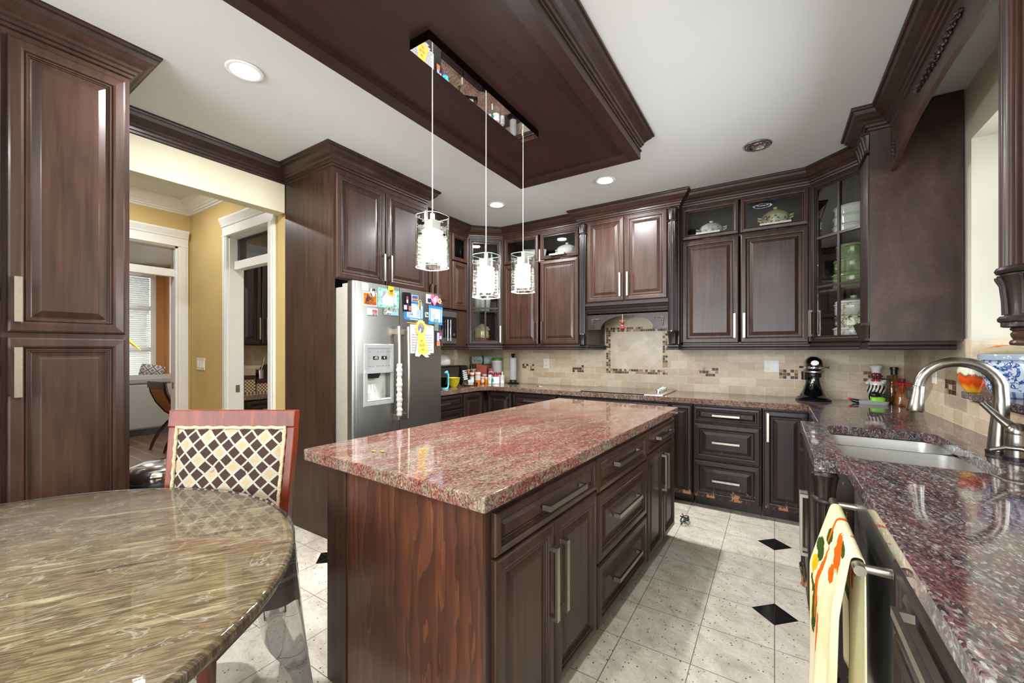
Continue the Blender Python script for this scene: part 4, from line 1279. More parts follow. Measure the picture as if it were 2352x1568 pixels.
RUBY = wood('red_mahogany', rgb(72, 24, 11), rgb(132, 54, 23), .26, .15, fine=.5)
tb = thing('breakfast_table', 'round table with polished brown and gold striated marble top', 'table', (TX0, TY0, FZ))
tz = TZ - FZ
MB().lathe([(TR - .03, tz - .040), (TR - .008, tz - .036), (TR, tz - .022), (TR - .001, tz - .008), (TR - .006, tz - .002), (TR - .012, tz)], (0, 0, 0), 128).build('marble_top', marble_mat(), tb, smooth=35)
MB().lathe([(TR - .14, tz - .13), (TR - .12, tz - .125), (TR - .12, tz - .042)], (0, 0, 0), 64).build('apron', RUBY, tb, smooth=35)
MB().lathe([(.30, 0), (.31, .03), (.22, .07), (.10, .14), (.09, .25), (.14, .36), (.15, .42), (.10, .50), (.12, .60), (.22, tz - .128)], (0, 0, 0), 40).build('pedestal', RUBY, tb, smooth=50)
# clear vinyl cover hanging in folds
m = MB(); rings = []; NA = 256
for k in range(15):
    t = k / 14
    ring = []
    for j in range(NA):
        a = 2 * PI * j / NA
        fold = math.sin(7 * a + .8) * .6 + math.sin(13 * a + 2.1) * .3 + math.sin(4 * a) * .3
        if t < .08: r, z = TR + .003, .004 - .012 * t / .08
        else:
            q = (t - .08) / .92
            drop = .60 + .10 * math.sin(2 * a + .6) + .05 * math.sin(5 * a)
            r = TR + .004 + q * (.045 + .055 * fold * (q ** .6)); z = -.008 - drop * q
        ring.append((r * math.cos(a), r * math.sin(a), z))
    rings.append(ring)
top = [[(rr * math.cos(2 * PI * j / NA), rr * math.sin(2 * PI * j / NA), .0035) for j in range(NA)] for rr in (.02, TR - .02)]
m.loft(top + rings, True, False)
o = m.build('table_cover', VINYL, None, smooth=180); o.location = (TX0, TY0, TZ)
tag(o, 'clear vinyl cover hanging in folds from the edge of the marble table', 'table cover')
# ---- chair
def diamond_fabric():
    n = NT('diamond_lattice_fabric')
    tc = n.n('ShaderNodeTexCoord'); sep = n.n('ShaderNodeSeparateXYZ'); n.l(tc.outputs['Object'], sep.inputs[0])
    S = .062
    wob = n.noise(tc.outputs['Object'], 14, 2)
    u = n.m('ADD', sep.outputs[0], sep.outputs[2]); v = n.m('SUBTRACT', sep.outputs[2], n.m('MULTIPLY', sep.outputs[0], 1.0))
    u = n.m('ADD', n.m('DIVIDE', u, S), n.m('MULTIPLY', wob, .06)); v = n.m('ADD', n.m('DIVIDE', v, S), n.m('MULTIPLY', wob, .06))
    u = n.m('ADD', u, 40.0); v = n.m('ADD', v, 40.0)
    eu = n.m('ABSOLUTE', n.m('SUBTRACT', n.m('FRACT', u), .5)); ev = n.m('ABSOLUTE', n.m('SUBTRACT', n.m('FRACT', v), .5))
    e = n.m('MAXIMUM', eu, ev)
    line = n.m('GREATER_THAN', e, .41); rim = n.m('MULTIPLY', n.m('GREATER_THAN', e, .32), n.m('LESS_THAN', e, .41))
    iu, iv = n.m('FLOOR', u), n.m('FLOOR', v)
    light = n.m('MULTIPLY', n.m('LESS_THAN', n.m('MODULO', n.m('ADD', iu, n.m('MULTIPLY', iv, 2.0)), 4.0), .5), n.m('LESS_THAN', n.m('MODULO', iv, 2.0), 3))
    dark = rgb(70, 52, 48); cell = n.mix(light, dark, rgb(184, 160, 122))
    cell = n.mix(n.m('MULTIPLY', rim, light), cell, rgb(170, 166, 154))
    c = n.mix(line, cell, rgb(176, 172, 156))
    th = n.noise(n.co((1, 1, 1)), 260, 2)
    n.set(col=n.mix(.35, c, n.ramp(th, [(.3, (.55, .55, .55)), (.7, (1.2, 1.2, 1.2))]), 'MULTIPLY'), rough=.9, spec=.1)
    n.bump(th, .3, .002)
    return n.mat


FAB = diamond_fabric()
ch = thing('dining_chair', 'red mahogany dining chair with diamond-pattern upholstered back, pushed up to the marble table', 'chair', (-1.998, .808, FZ), math.atan(603 / 935.4))
CT = 1.110      # top height above the floor
tilt = Matrix.Rotation(math.radians(-7), 4, 'X')
T = Matrix.Translation((0, .0, .45)) @ tilt
BH = CT - .45
m = MB(); m.M = T
m.box(-.285, .277, -.030, .012, BH - .075, BH)
m.prism_y([(-.268, -.05), (-.232, -.05), (-.240, BH - .075), (-.284, BH - .075)], -.026, .014)
m.prism_y([(.226, -.05), (.262, -.05), (.277, BH - .075), (.236, BH - .075)], -.026, .014)
m.box(-.235, .23, -.022, .010, .10, .16)
m.build('back_frame', RUBY, ch, bevel=.004)
m = MB(); m.M = T; nx_, nz_2 = 16, 14; grid = []
for j in range(nz_2 + 1):
    row = []
    for i in range(nx_ + 1):
        a, b = i / nx_, j / nz_2; hw = .222 + .014 * b
        x = -.004 + hw * (2 * a - 1); z = .155 + (BH - .078 - .155) * b
        pf = (1 - abs(2 * a - 1) ** 5) * (1 - abs(2 * b - 1) ** 5); bul = .022 * pf
        for bx_, bz_ in ((-.068, .40), (.080, .405)): bul -= .016 * math.exp(-((x - bx_) ** 2 + (z - bz_) ** 2) / .0009)
        row.append((x, -.026 - bul, z))
    grid.append(row)
m.loft(grid, False, False, closed=False)
m.box(-.226, .218, -.027, .008, .155, BH - .078)
bp = m.build('backrest', FAB, ch, smooth=60)
m = MB(); m.M = T
for bx_, bz_ in ((-.068, .40), (.080, .405)): m.sphere((bx_, -.033, bz_), .012, 12, sy=.6)
m.build('upholstery_button', FAB, bp, smooth=180)
CORD = plain('braided_cord', rgb(196, 176, 140), .9, noise=.2, scale=160)
m = MB(); m.M = T
cr_ = [(-.234, .152), (.226, .152), (.236, BH - .078), (-.242, BH - .078), (-.234, .152)]
pts = []
for (xa, za), (xb, zb) in zip(cr_, cr_[1:]):
    for i in range(24): pts.append((xa + (xb - xa) * i / 24, -.030 + .003 * math.sin(i * 2.2), za + (zb - za) * i / 24 + .002 * math.cos(i * 2.2)))
m.tube(pts + [pts[0]], .0075, 8); m.build('piping', CORD, bp, smooth=60)
MB().loft([rrect(0, -.215, .50, .44, .05, z) for z in (.40, .44)] + [rrect(0, -.215, .485, .425, .05, .475)]).build('seat', FAB, ch, smooth=50)
for x in (-.225, .225):
    MB().loft([rrect(x * (1 - .02), -.40, a, a, .006, z, 2) for z, a in ((0, .032), (.40, .045))]).build('leg', RUBY, ch)
    MB().loft([rrect(x * 1.03, .055, .034, .036, .006, 0, 2), rrect(x, .0, .04, .042, .006, .42, 2)]).build('leg', RUBY, ch)
m = MB(); m.box(-.21, .21, -.42, -.395, .32, .40); m.box(-.24, -.215, -.40, .0, .32, .40); m.box(.215, .24, -.40, .0, .32, .40); m.build('seat_rail', RUBY, ch)
# ---- step bin by the pantry
bn = thing('step_bin', 'stainless steel waste bin with domed lid between pantry and dining chair', 'waste bin', (-2.86, .845, FZ))
MB().lathe([(.15, .0), (.155, .02), (.155, .63)], (0, 0, 0), 40).build('body', STEEL, bn, smooth=40)
MB().lathe([(.158, .628), (.165, .632), (.168, .65), (.160, .672), (.150, .676)], (0, 0, 0), 40).build('rim', BLACKP, bn, smooth=40)
MB().lathe([(.150, .677), (.152, .69), (.148, .72), (.130, .745), (.08, .758), (.001, .762)], (0, 0, 0), 40).build('lid', plain('polished_steel', rgb(210, 208, 204), .12, 1, .01), bn, smooth=60)
# yellow pennant on the pantry end
m = MB(); N = 10
m.loft([[(-2.70 + .004 * math.sin(i), .6603 + .058 * (i / N) ** 1.4, 1.405 - .075 * i / N + s * (.016 * (1 - i / N) + .001)) for s in (-1, 1)] for i in range(N + 1)], False, False, closed=False)
o = m.build('paper_pennant', plain('yellow_paper', rgb(240, 206, 40), .6), None, smooth=60)
sd = o.modifiers.new('thick', 'SOLIDIFY'); sd.thickness = .0012
tag(o, 'curled yellow paper pennant stuck on the end of the pantry cabinet', 'pennant')
# ================================================================== hall, lounge, small pantry room
sw = thing('light_switch', 'ivory triple light switch plate on the ochre hall wall', 'light switch', (-4.92, YH - .001, 1.19))
MB().rings_y(-.095, .095, -.062, .062, [(0, 0), (0, .004), (.004, .006)]).build('plate', IVORY, sw)
for x in (-.06, 0, .06): bx('rocker', WHITEPL, x - .017, x + .017, -.010, -.006, -.034, .034, sw)
LINEN = plain('grey_linen', rgb(150, 146, 138), .95, noise=.06, scale=200)
sf = thing('sofa', 'grey fabric sofa with its back turned to the lounge doorway', 'sofa', (-8.50, 1.95, FZ), PI / 2)
m = MB().box(-.82, .82, 0, .16, .10, .83); m.build('backrest', LINEN, sf, bevel=.03)
m = MB().loft([[(-.82, -.01, .83), (.82, -.01, .83), (.82, .20, .83), (-.82, .20, .83)], [(-.84, -.02, .90), (.84, -.02, .90), (.84, .22, .90), (-.84, .22, .90)], [(-.8, .02, .955), (.8, .02, .97), (.8, .18, .97), (-.8, .18, .955)]])
m.build('back_cushion', LINEN, sf, bevel=.02)
bx('seat', LINEN, -.70, .70, .16, .85, .10, .48, sf, bevel=.03)
for x0 in (-.86, .66): bx('armrest', LINEN, x0, x0 + .2, .16, .88, .10, .66, sf, bevel=.03)
bx('plinth', plain('dark_plinth', rgb(30, 26, 24), .4), -.78, .78, .03, .85, 0, .10, sf)
n = NT('lattice_pillow_fabric'); sp2 = n.n('ShaderNodeSeparateXYZ'); n.l(n.co(), sp2.inputs[0])
uu = n.m('DIVIDE', n.m('ADD', sp2.outputs[0], sp2.outputs[2]), .15); vv = n.m('DIVIDE', n.m('SUBTRACT', sp2.outputs[2], sp2.outputs[0]), .15)
ee = n.m('MAXIMUM', n.m('ABSOLUTE', n.m('SUBTRACT', n.m('FRACT', n.m('ADD', uu, 20.0)), .5)), n.m('ABSOLUTE', n.m('SUBTRACT', n.m('FRACT', n.m('ADD', vv, 20.0)), .5)))
n.set(col=n.mix(n.m('GREATER_THAN', ee, .42), n.mix(n.m('LESS_THAN', ee, .22), rgb(190, 182, 176), rgb(130, 122, 118)), rgb(96, 88, 86)), rough=.9)
m = MB(); g = []
for j in range(13):
    row = []
    for i in range(13):
        a, b = 2 * i / 12 - 1, 2 * j / 12 - 1
        row.append((.20 * a * (1 - .06 * b * b), -.09 * ((1 - a ** 4) * (1 - b ** 4)) ** .5, .18 * b * (1 - .06 * a * a)))
    g.append(row)
m.loft(g, False, False, closed=False); m.loft([[(x, -y, z) for x, y, z in r] for r in g], False, False, closed=False)
o = m.build('throw_pillow', n.mat, None, smooth=180); o.scale = (.8, .8, .8); o.location = (-8.86, 2.49, FZ + .985); o.rotation_euler = (.2, .2, 1.3)
tag(o, 'grey throw pillow with diamond lattice leaning on top of the sofa back', 'pillow')
bd = thing('window_blind', 'white horizontal slatted blind hanging in the lounge window', 'blind', (XW + .06, 1.74, 2.70))
m = MB()
for k in range(50):
    z = -.06 - k * .037; m.loft([[(-.018, -.90, z + .015), (.018, -.90, z - .015), (.018, -.90, z - .0125), (-.018, -.90, z + .0175)], [(-.018, .90, z + .015), (.018, .90, z - .015), (.018, .90, z - .0125), (-.018, .90, z + .0175)]])
m.build('slat', WHITEPL, bd)
bx('head_rail', WHITEPL, -.025, .025, -.92, .92, -.05, 0, bd)
P_OUT = plain('pale_house_window', rgb(120, 126, 128), .4)
hs = thing('outside_house', 'grey neighbouring house with white windows seen through the lounge blind', 'house', (-17, 4.6, FZ - .5))
bx('wall', plain('grey_siding', rgb(44, 48, 50), .8), -2, 2, -4, 4, 0, 4.2, hs)
MB().loft([[(-2.3, -4.4, 4.2), (2.3, -4.4, 4.2), (2.3, 4.4, 4.2), (-2.3, 4.4, 4.2)], [(0, -3.5, 6.2), (.02, -3.5, 6.2), (.02, 3.5, 6.2), (0, 3.5, 6.2)]]).build('roof', plain('slate_roof', rgb(26, 30, 36), .8), hs)
for y in (-2.2, 0, 2.2): bx('window', P_OUT, 2, 2.04, y - .5, y + .5, 1.6, 2.9, hs)
# curved dining chair
DKW = wood('dark_walnut', rgb(32, 20, 16), rgb(58, 38, 30), .3, .4)
lc = thing('lounge_chair', 'dark curved wooden chair with tan upholstered back standing in front of the sofa', 'chair', (-7.05, 2.33, FZ), .08)
m = MB()
cur = [(0, -.30, .93), (0, -.28, .80), (0, -.22, .66), (0, -.12, .52), (0, -.02, .44)]
for x in (-.21, .21): m.tube([(x, y, z) for _, y, z in cur], [.022, .024, .026, .028, .028], 8)
m.box(-.225, .225, -.325, -.28, .86, .945)
m.build('back_frame', DKW, lc, smooth=50)
m = MB(); m.loft([[(x, y + o_, z) for x, o_ in ((-.19, -.018), (.19, -.018), (.19, .018), (-.19, .018))] for _, y, z in cur[::-1]] + [[(x, -.30 + o_, .87) for x, o_ in ((-.19, -.018), (.19, -.018), (.19, .018), (-.19, .018))]])
m.build('backrest', plain('tan_upholstery', rgb(176, 132, 84), .8), lc)
MB().loft([rrect(0, .20, .46, .46, .06, z) for z in (.40, .47)]).build('seat', plain('tan_seat', rgb(176, 132, 84), .8), lc)
for x in (-.2, .2):
    m = MB(); m.tube([(x, .02, .43), (x, -.10, .36), (x, -.20, .24), (x, -.27, .10), (x, -.30, 0)], [.030, .028, .024, .02, .017], 8); m.build('leg', DKW, lc, smooth=60)
    m = MB(); m.tube([(x, -.02, .43), (x, .16, .36), (x, .30, .22), (x, .38, .0)], [.028, .026, .022, .017], 8); m.build('leg', DKW, lc, smooth=60)
gt = thing('glass_table', 'round glass-topped dining table behind the curved lounge chair', 'table', (-6.6, 3.2, FZ))
MB().lathe([(.70, .73), (.705, .735), (.70, .742), (.001, .742)], (0, 0, 0), 64, cap1=False).build('glass_top', plain('pale_glass', rgb(214, 222, 218), .06, 0, .005), gt, smooth=40)
MB().lathe([(.28, 0), (.28, .03), (.06, .06), (.05, .6), (.2, .73)], (0, 0, 0), 32).build('pedestal', DKW, gt, smooth=50)
# small pantry room
pb = thing('base_cabinet', 'dark base cabinet with drawers in the small pantry room behind the white doorway', 'cabinet', (-4.30, 1.90, 0), PI / 2)
carcass(pb, 1.4, .46, .06, .845, ESPRESSO, FZ)
for x0 in (.02, .48, .94):
    front(pb, 'drawer', x0, x0 + .44, .66, .83, ('h', .745, x0 + .13, x0 + .30), ESPRESSO); front(pb, 'door', x0, x0 + .44, .07, .65, None, ESPRESSO)
pc = thing('pantry_countertop', 'dark granite countertop in the small pantry room', 'countertop', (-4.28, 1.897, .846))
MB().box(-.49, 0, 0, 1.42, 0, .048).build('granite_slab', GRAN_B, pc, bevel=.004)
pu = thing('upper_cabinet', 'dark upper cabinet with two pale handles in the small pantry room', 'cabinet', (-4.44, 1.90, 0), PI / 2)
carcass(pu, 1.05, .33, 1.38, 2.55, ESPRESSO)
front(pu, 'door', .01, .215, 1.39, 2.54, ('v', .19, 1.44, 1.66), ESPRESSO); front(pu, 'door', .222, .62, 1.39, 2.54, ('v', .262, 1.44, 1.66), ESPRESSO); front(pu, 'door', .63, 1.04, 1.39, 2.54, None, ESPRESSO)
n = NT('woven_lattice'); ck_ = n.n('ShaderNodeTexChecker'); n.l(n.co((1, 1, 1)), ck_.inputs['Vector']); ck_.inputs['Scale'].default_value = 60
ck_.inputs['Color1'].default_value = rgb(190, 170, 130); ck_.inputs['Color2'].default_value = rgb(90, 66, 46); n.set(col=ck_.outputs[0], rough=.6)
def tin(lab, x, y, w_, h_):
    t = thing('woven_box', lab, 'storage box', (x, y, .895)); MB().box(-.05, .05, -w_ / 2, w_ / 2, 0, h_).build('body', n.mat, t); MB().box(-.054, .054, -w_ / 2 - .004, w_ / 2 + .004, h_, h_ + .04).build('lid', DKW, t); return t
tin('tall lattice-sided box with dark lid on the pantry room counter', -4.50, 2.022, .10, .14); tin('low lattice-sided box with a dark lid under the steel utensil cup', -4.50, 2.145, .115, .095)
uc = thing('utensil_cup', 'steel cup with a slanted spoon standing on the low lattice box', 'utensil cup', (-4.50, 2.14, 1.031))
MB().lathe([(.036, 0), (.04, .01), (.038, .09), (.045, .10)], (0, 0, 0), 24).build('cup', CHROME, uc, smooth=40)
m = MB(); m.tube([(0, 0, .04), (0, .03, .16), (0, .04, .22)], [.005, .006, .014], 8); m.build('spoon', CHROME, uc, smooth=60)
po = thing('steel_pot', 'small rounded steel pot beside the lattice boxes in the pantry room', 'pot', (-4.50, 2.275, .895))
MB().lathe([(.045, 0), (.06, .02), (.062, .07), (.055, .09), (.06, .10)], (0, 0, 0), 28).build('pot_body', CHROME, po, smooth=50); MB().lathe([(.06, .10), (.05, .115), (.02, .12), (.012, .135), (.001, .137)], (0, 0, 0), 28).build('lid', BLACKP, po, smooth=50)
o = MB().loft([rrect(0, 0, .20, .34, .05, z) for z in (0, .018)]).build('cutting_board', DKW, None); o.rotation_euler = (0, math.radians(84), 0); o.location = (-4.735, 2.44, 1.072); tag(o, 'dark rounded cutting board leaning on the pantry room splashback', 'cutting board')
ph = thing('cordless_phone', 'white and black cordless phone with lit screen on the pantry room counter', 'telephone', (-4.52, 1.932, .895))
MB().box(-.03, .03, -.03, .03, 0, .05).build('cradle', BLACKP, ph); m = MB(); m.M = Matrix.Rotation(-.15, 4, 'Y'); m.box(-.012, .012, -.024, .024, .03, .32); m.build('handset', WHITEPL, ph, bevel=.005)
bx('screen', BLACKP, -.03, -.026, -.018, .018, .24, .29, ph)
# ================================================================== papers and magnets on the fridge (doors face +x at x = -2.47)
def C_(*a, **k): return plain('tone_%d_%d_%d' % a[:3], rgb(*a), .55, 0, .04, 60, **k)


PAL = {}


def P_(r, g, b):
    k = (r, g, b)
    if k not in PAL: PAL[k] = plain('print_%02x%02x%02x' % k, rgb(r * .9, g * .9, b * .9), .5, 0, .05, 50)
    return PAL[k]


def photo_mat(name, cols, scale=26, seed=0, z=1.0):
    n = NT(name); v = n.noise(n.co((1, 1, z), (0, 0, 0), (seed, seed * 2, seed)), scale, 3, .5, .8)
    k = len(cols); st = [(.30 + .42 * i / max(1, k - 1), rgb(*[x * .86 for x in c])) for i, c in enumerate(cols)]
    n.set(col=n.ramp(v, st), rough=.25); return n.mat


FX = -2.469


def sheet(name, label, cat, y0, y1, z0, z1, mat, tilt=0.0, lift=.0, group=None, parts=()):
    """flat sheet on the fridge front: local x along the door, z up, facing -y; parts: (name, u0,u1,v0,v1,material) in fractions"""
    w, h = y1 - y0, z1 - z0
    t = thing(name, label, cat, (FX + lift, (y0 + y1) / 2, (z0 + z1) / 2), PI / 2, group)
    M = Matrix.Rotation(tilt, 4, 'Y')
    m = MB(); m.M = M; m.box(-w / 2, w / 2, -.0022, 0, -h / 2, h / 2); m.build('sheet', mat, t)
    for k, (nm, a, b, c, d, mt) in enumerate(parts):
        m = MB(); m.M = M; m.box(-w / 2 + a * w, -w / 2 + b * w, -.0030 - .0003 * k, -.0024, -h / 2 + c * h, -h / 2 + d * h); m.build(nm, mt, t)
    return t


FG = 'papers and magnets on the refrigerator'
sheet('shopping_list', 'small pink-printed white list at the top corner of the freezer door', 'paper list', 1.857, 1.912, 1.758, 1.812, PAPER, 0, 0, FG, [('printed_lines', .1, .85, .1, .9, photo_mat('pink_print', [(236, 228, 230), (222, 196, 206), (238, 234, 234)], 90, 1))])
sheet('snapshot', 'white-bordered orange party snapshot below the pink list', 'photo', 1.864, 1.988, 1.653, 1.752, PAPER, 0, 0, FG, [('picture', .05, .95, .08, .92, photo_mat('party_picture', [(30, 24, 40), (120, 70, 60), (230, 120, 20), (250, 170, 40), (220, 190, 150)], 22, 3))])
t = sheet('photo_mount', 'mint green patterned photo frame with a blurred grey picture on the freezer door', 'photo frame', 1.996, 2.196, 1.650, 1.795, photo_mat('mint_pattern', [(60, 176, 140), (130, 224, 192), (190, 240, 222), (100, 204, 170)], 60, 2), .04, 0, FG, [('picture', .13, .88, .14, .88, photo_mat('grey_blur', [(120, 120, 124), (205, 208, 212), (224, 226, 230), (214, 214, 220)], 12, 5))])
sheet('postcard', 'yellow postcard of a dark camel hanging over the mint green frame', 'postcard', 2.088, 2.142, 1.748, 1.820, P_(244, 190, 20), .02, .004, FG, [('camel_body', .25, .75, .42, .58, P_(70, 40, 20)), ('camel_legs', .3, .45, .15, .42, P_(214, 90, 30)), ('camel_neck', .68, .82, .5, .66, P_(60, 36, 20)), ('camel_hind_legs', .58, .72, .15, .42, P_(214, 90, 30))])
sheet('postcard', 'lake and cityscape postcard under the mint green frame', 'postcard', 2.044, 2.188, 1.598, 1.657, photo_mat('city_picture', [(60, 70, 58), (130, 136, 126), (200, 204, 200), (90, 100, 92)], 70, 8), 0, .004, FG, [('lake', .45, 1, .05, .5, P_(140, 186, 200)), ('sky', .18, .5, .28, .52, P_(214, 218, 222))])
sheet('business_card', 'white and green business card low on the freezer door', 'card', 1.901, 1.992, 1.582, 1.637, P_(226, 226, 232), 0, 0, FG, [('green_stripe', 0, 1, 0, .1, P_(40, 120, 70)), ('picture', .5, .95, .1, .85, photo_mat('card_picture', [(90, 100, 80), (190, 110, 106), (220, 170, 170)], 40, 9))])


def cutout(name, label, cat, y, z, pieces, group=FG, lift=.003):
    t = thing(name, label, cat, (FX + lift, y, z), PI / 2, group)
    for nm, kind, a, mt in pieces:
        m = MB()
        if kind == 'e':        # ellipse disc: cx, cz, rx, rz, thickness
            cx, cz, rx, rz_, th = a
            m.prism_y([(cx + rx * math.cos(2 * PI * i / 20), cz + rz_ * math.sin(2 * PI * i / 20)) for i in range(20)], -th, 0)
        else: m.prism_y(a[0], -a[1], 0)
        m.build(nm, mt, t)
    return t


cutout('penguin_magnet', 'black and white penguin magnet over the corner of the orange snapshot', 'magnet', 1.948, 1.752,
       [('backing', 'e', (0, -.004, .026, .032, .002), PAPER), ('body', 'e', (.0, -.006, .022, .026, .004), P_(28, 30, 26)), ('belly', 'e', (.002, -.008, .014, .020, .006), P_(226, 224, 206)), ('head', 'e', (.008, .02, .013, .010, .0055), P_(28, 30, 26)), ('wing', 'e', (-.016, .012, .006, .020, .006), P_(200, 204, 190)), ('feet', 'e', (.004, -.032, .018, .005, .006), P_(150, 130, 40))])
sheet('snapshot', 'dark night snapshot of a standing figure in a red top on the wide door', 'photo', 2.236, 2.318, 1.640, 1.792, photo_mat('night_picture', [(14, 14, 24), (24, 24, 40), (40, 34, 50)], 20, 4), -.06, .005, FG, [('red_top', .42, .66, .62, .80, P_(180, 50, 70)), ('white_skirt', .42, .62, .45, .62, P_(224, 214, 196)), ('dark_trousers', .5, .66, .08, .45, P_(44, 36, 60)), ('steps', .05, .42, .1, .34, P_(214, 190, 196)), ('wood_deck', .66, 1, .05, .3, P_(180, 110, 84))])
t = sheet('photo_mount', 'blue bordered certificate frame with a grey wolf picture on the wide door', 'photo frame', 2.250, 2.458, 1.574, 1.722, P_(40, 134, 204), .03, 0, FG, [('picture', .13, .86, .13, .90, photo_mat('wolf_picture', [(96, 104, 114), (190, 204, 222), (222, 228, 238), (206, 214, 226)], 16, 6)), ('white_lettering', .89, .96, .15, .85, P_(186, 224, 250)), ('white_lettering', .3, .7, .03, .08, P_(186, 224, 250))])
sheet('postcard', 'small blue-skied sunset city postcard with white border', 'postcard', 2.322, 2.394, 1.724, 1.778, P_(190, 216, 240), 0, .008, FG, [('blue_sky', .08, .92, .5, .92, P_(40, 80, 150)), ('orange_city', .08, .92, .22, .5, P_(206, 120, 60)), ('dark_water', .08, .92, .1, .22, P_(20, 30, 70))])
cutout('figure_magnet', 'small gold and green figure magnet over the blue wolf frame', 'magnet', 2.418, 1.706, [('backing', 'e', (0, 0, .020, .042, .002), P_(224, 214, 180)), ('figure', 'e', (0, .004, .012, .028, .005), P_(176, 134, 50)), ('leg', 'e', (-.002, -.026, .004, .016, .005), P_(40, 40, 30)), ('hat', 'e', (.0, .03, .006, .006, .005), P_(90, 80, 50))])
sheet('photo_card', 'white photo card with a dark blue figure beside the pink heart', 'photo', 2.492, 2.552, 1.728, 1.806, PAPER, 0, 0, FG, [('picture', .3, .95, .12, .55, P_(44, 36, 74)), ('pale_sky', .2, .9, .55, .9, P_(206, 224, 230))])
cutout('heart_magnet', 'pink heart shaped magnet frame near the top of the wide door', 'magnet', 2.586, 1.764, [('heart', 'p', ([(0, -.05), (.042, .0), (.048, .022), (.036, .040), (.016, .038), (0, .024), (-.018, .042), (-.038, .040), (-.046, .018), (-.036, -.008)], .006), P_(236, 130, 190)), ('window', 'e', (.002, .0, .020, .022, .0075), P_(200, 206, 214)), ('knob', 'e', (-.022, .030, .017, .017, .009), P_(228, 90, 120))], lift=.004)
cutout('flower_magnet', 'cream five-petalled flower magnet beside the pink heart', 'magnet', 2.646, 1.760, [('petal_%s' % w, 'e', (.013 * math.cos(k * 1.2566), .013 * math.sin(k * 1.2566), .011, .011, .006), P_(250, 206, 140)) for k, w in enumerate(('upper', 'outer', 'inner', 'lower', 'side'))] + [('centre', 'e', (0, 0, .007, .007, .008), P_(200, 110, 60))], lift=.005)
sheet('card', 'dark blue card tucked below the cream flower magnet', 'card', 2.628, 2.690, 1.716, 1.750, P_(54, 60, 92), 0, .001, FG, [('faded_print', .3, .9, .55, .85, P_(110, 116, 146))])
t = sheet('photo_mount', 'blue bordered frame with a blurred grey portrait near the edge of the wide door', 'photo frame', 2.519, 2.742 - .052, 1.553, 1.712, P_(40, 134, 204), .03, .002, FG, [('picture', .14, .84, .14, .86, photo_mat('portrait_blur', [(100, 100, 106), (190, 194, 200), (220, 222, 228), (208, 208, 216)], 11, 7)), ('white_lettering', .04, .09, .2, .85, P_(186, 224, 250)), ('white_lettering', .89, .95, .15, .85, P_(186, 224, 250))])
sheet('recycling_magnet', 'small white magnet with green arrow symbol between the two blue frames', 'magnet', 2.478, 2.516, 1.610, 1.651, P_(220, 230, 220), 0, .003, FG, [('green_arrow', .2, .5, .2, .9, P_(60, 130, 80)), ('black_arrow', .55, .9, .2, .6, P_(40, 40, 40))])
t = sheet('certificate', 'white certificate with lines of grey print behind the yellow rosette', 'certificate', 2.311, 2.583, 1.306, 1.541, PAPER, 0, 0, FG)
m = MB(); rnd = random.Random(2)
for k in range(7):
    x = -.115
    while x < .10:
        wd = rnd.uniform(.012, .03); m.box(x, x + wd, -.0028, -.0023, .030 - k * .021, .0375 - k * .021); x += wd + .007
m.build('printed_text', plain('pale_ink', rgb(150, 150, 152), .7), t)
m = MB()
for z in (.098, -.105): m.box(-.12, .12, -.0028, -.0023, z, z + .002)
m.build('ruled_border', plain('pale_rule', rgb(170, 176, 176), .7), t)
# rosette
rs = thing('award_rosette', 'yellow award rosette with long ribbon tails hanging over the certificate', 'rosette', (FX + .004, 2.425, 1.515), PI / 2, FG)
YR = plain('yellow_ribbon', rgb(244, 206, 90), .6, noise=.05)
m = MB(); m.prism_y([((.056 + .006 * math.sin(16 * 2 * PI * i / 96)) * math.cos(2 * PI * i / 96), .066 * math.sin(2 * PI * i / 96) * (1 + .05 * math.sin(16 * 2 * PI * i / 96))) for i in range(96)], -.007, 0); m.build('pleated_disc', YR, rs)
m = MB(); m.prism_y([(.034 * math.cos(2 * PI * i / 28) - .002, .043 * math.sin(2 * PI * i / 28)) for i in range(28)], -.0085, -.007); m.build('centre_photo', photo_mat('rosette_picture', [(90, 60, 50), (206, 170, 140), (60, 120, 170), (230, 226, 224)], 20, 12), rs)
m = MB(); m.prism_y([(-.034, -.05), (.036, -.05), (.090, -.205), (.030, -.225), (-.028, -.205)], -.0045, -.001); o = m.build('ribbon_tail', YR, rs)
RDT = plain('red_brown_print', rgb(176, 70, 30), .6)
for s_, z in (('#1', -.105), ('B.S.D', -.142), ('IAI', -.180)): text_mesh('ribbon_print', s_, .026, RDT, o, Matrix.Translation((.012 + (-.105 - z) * .12, -.0052, z)) @ Matrix.Rotation(PI / 2, 4, 'X'))
for nm, poly in (('white_tail', [(-.034, -.10), (-.012, -.20), (.014, -.212), (-.02, -.238), (-.062, -.232), (-.058, -.18)]), ('white_tail', [(.03, -.19), (.085, -.19), (.115, -.222), (.078, -.222), (.098, -.242), (.06, -.245), (.02, -.222)])):
    m = MB(); m.prism_y(poly, -.0035, -.0005); m.build(nm, PAPER, rs)
pc_ = thing('pencil', 'orange pencil held level behind the yellow rosette', 'pencil', (FX + .003, 2.43, 1.546), PI / 2, FG)
m = MB(); m.tube([(-.145, 0, .006), (.135, 0, -.006)], .0035, 6); m.build('shaft', P_(232, 170, 90), pc_)
sheet('snapshot', 'narrow snapshot of a child in a blue shirt near the edge of the wide door', 'photo', 2.585, 2.635, 1.50, 1.60, photo_mat('child_picture', [(110, 116, 120), (130, 150, 140), (150, 140, 150)], 10, 14), 0, .006, FG, [('blue_shirt', .1, .9, .72, .98, P_(110, 170, 214))])
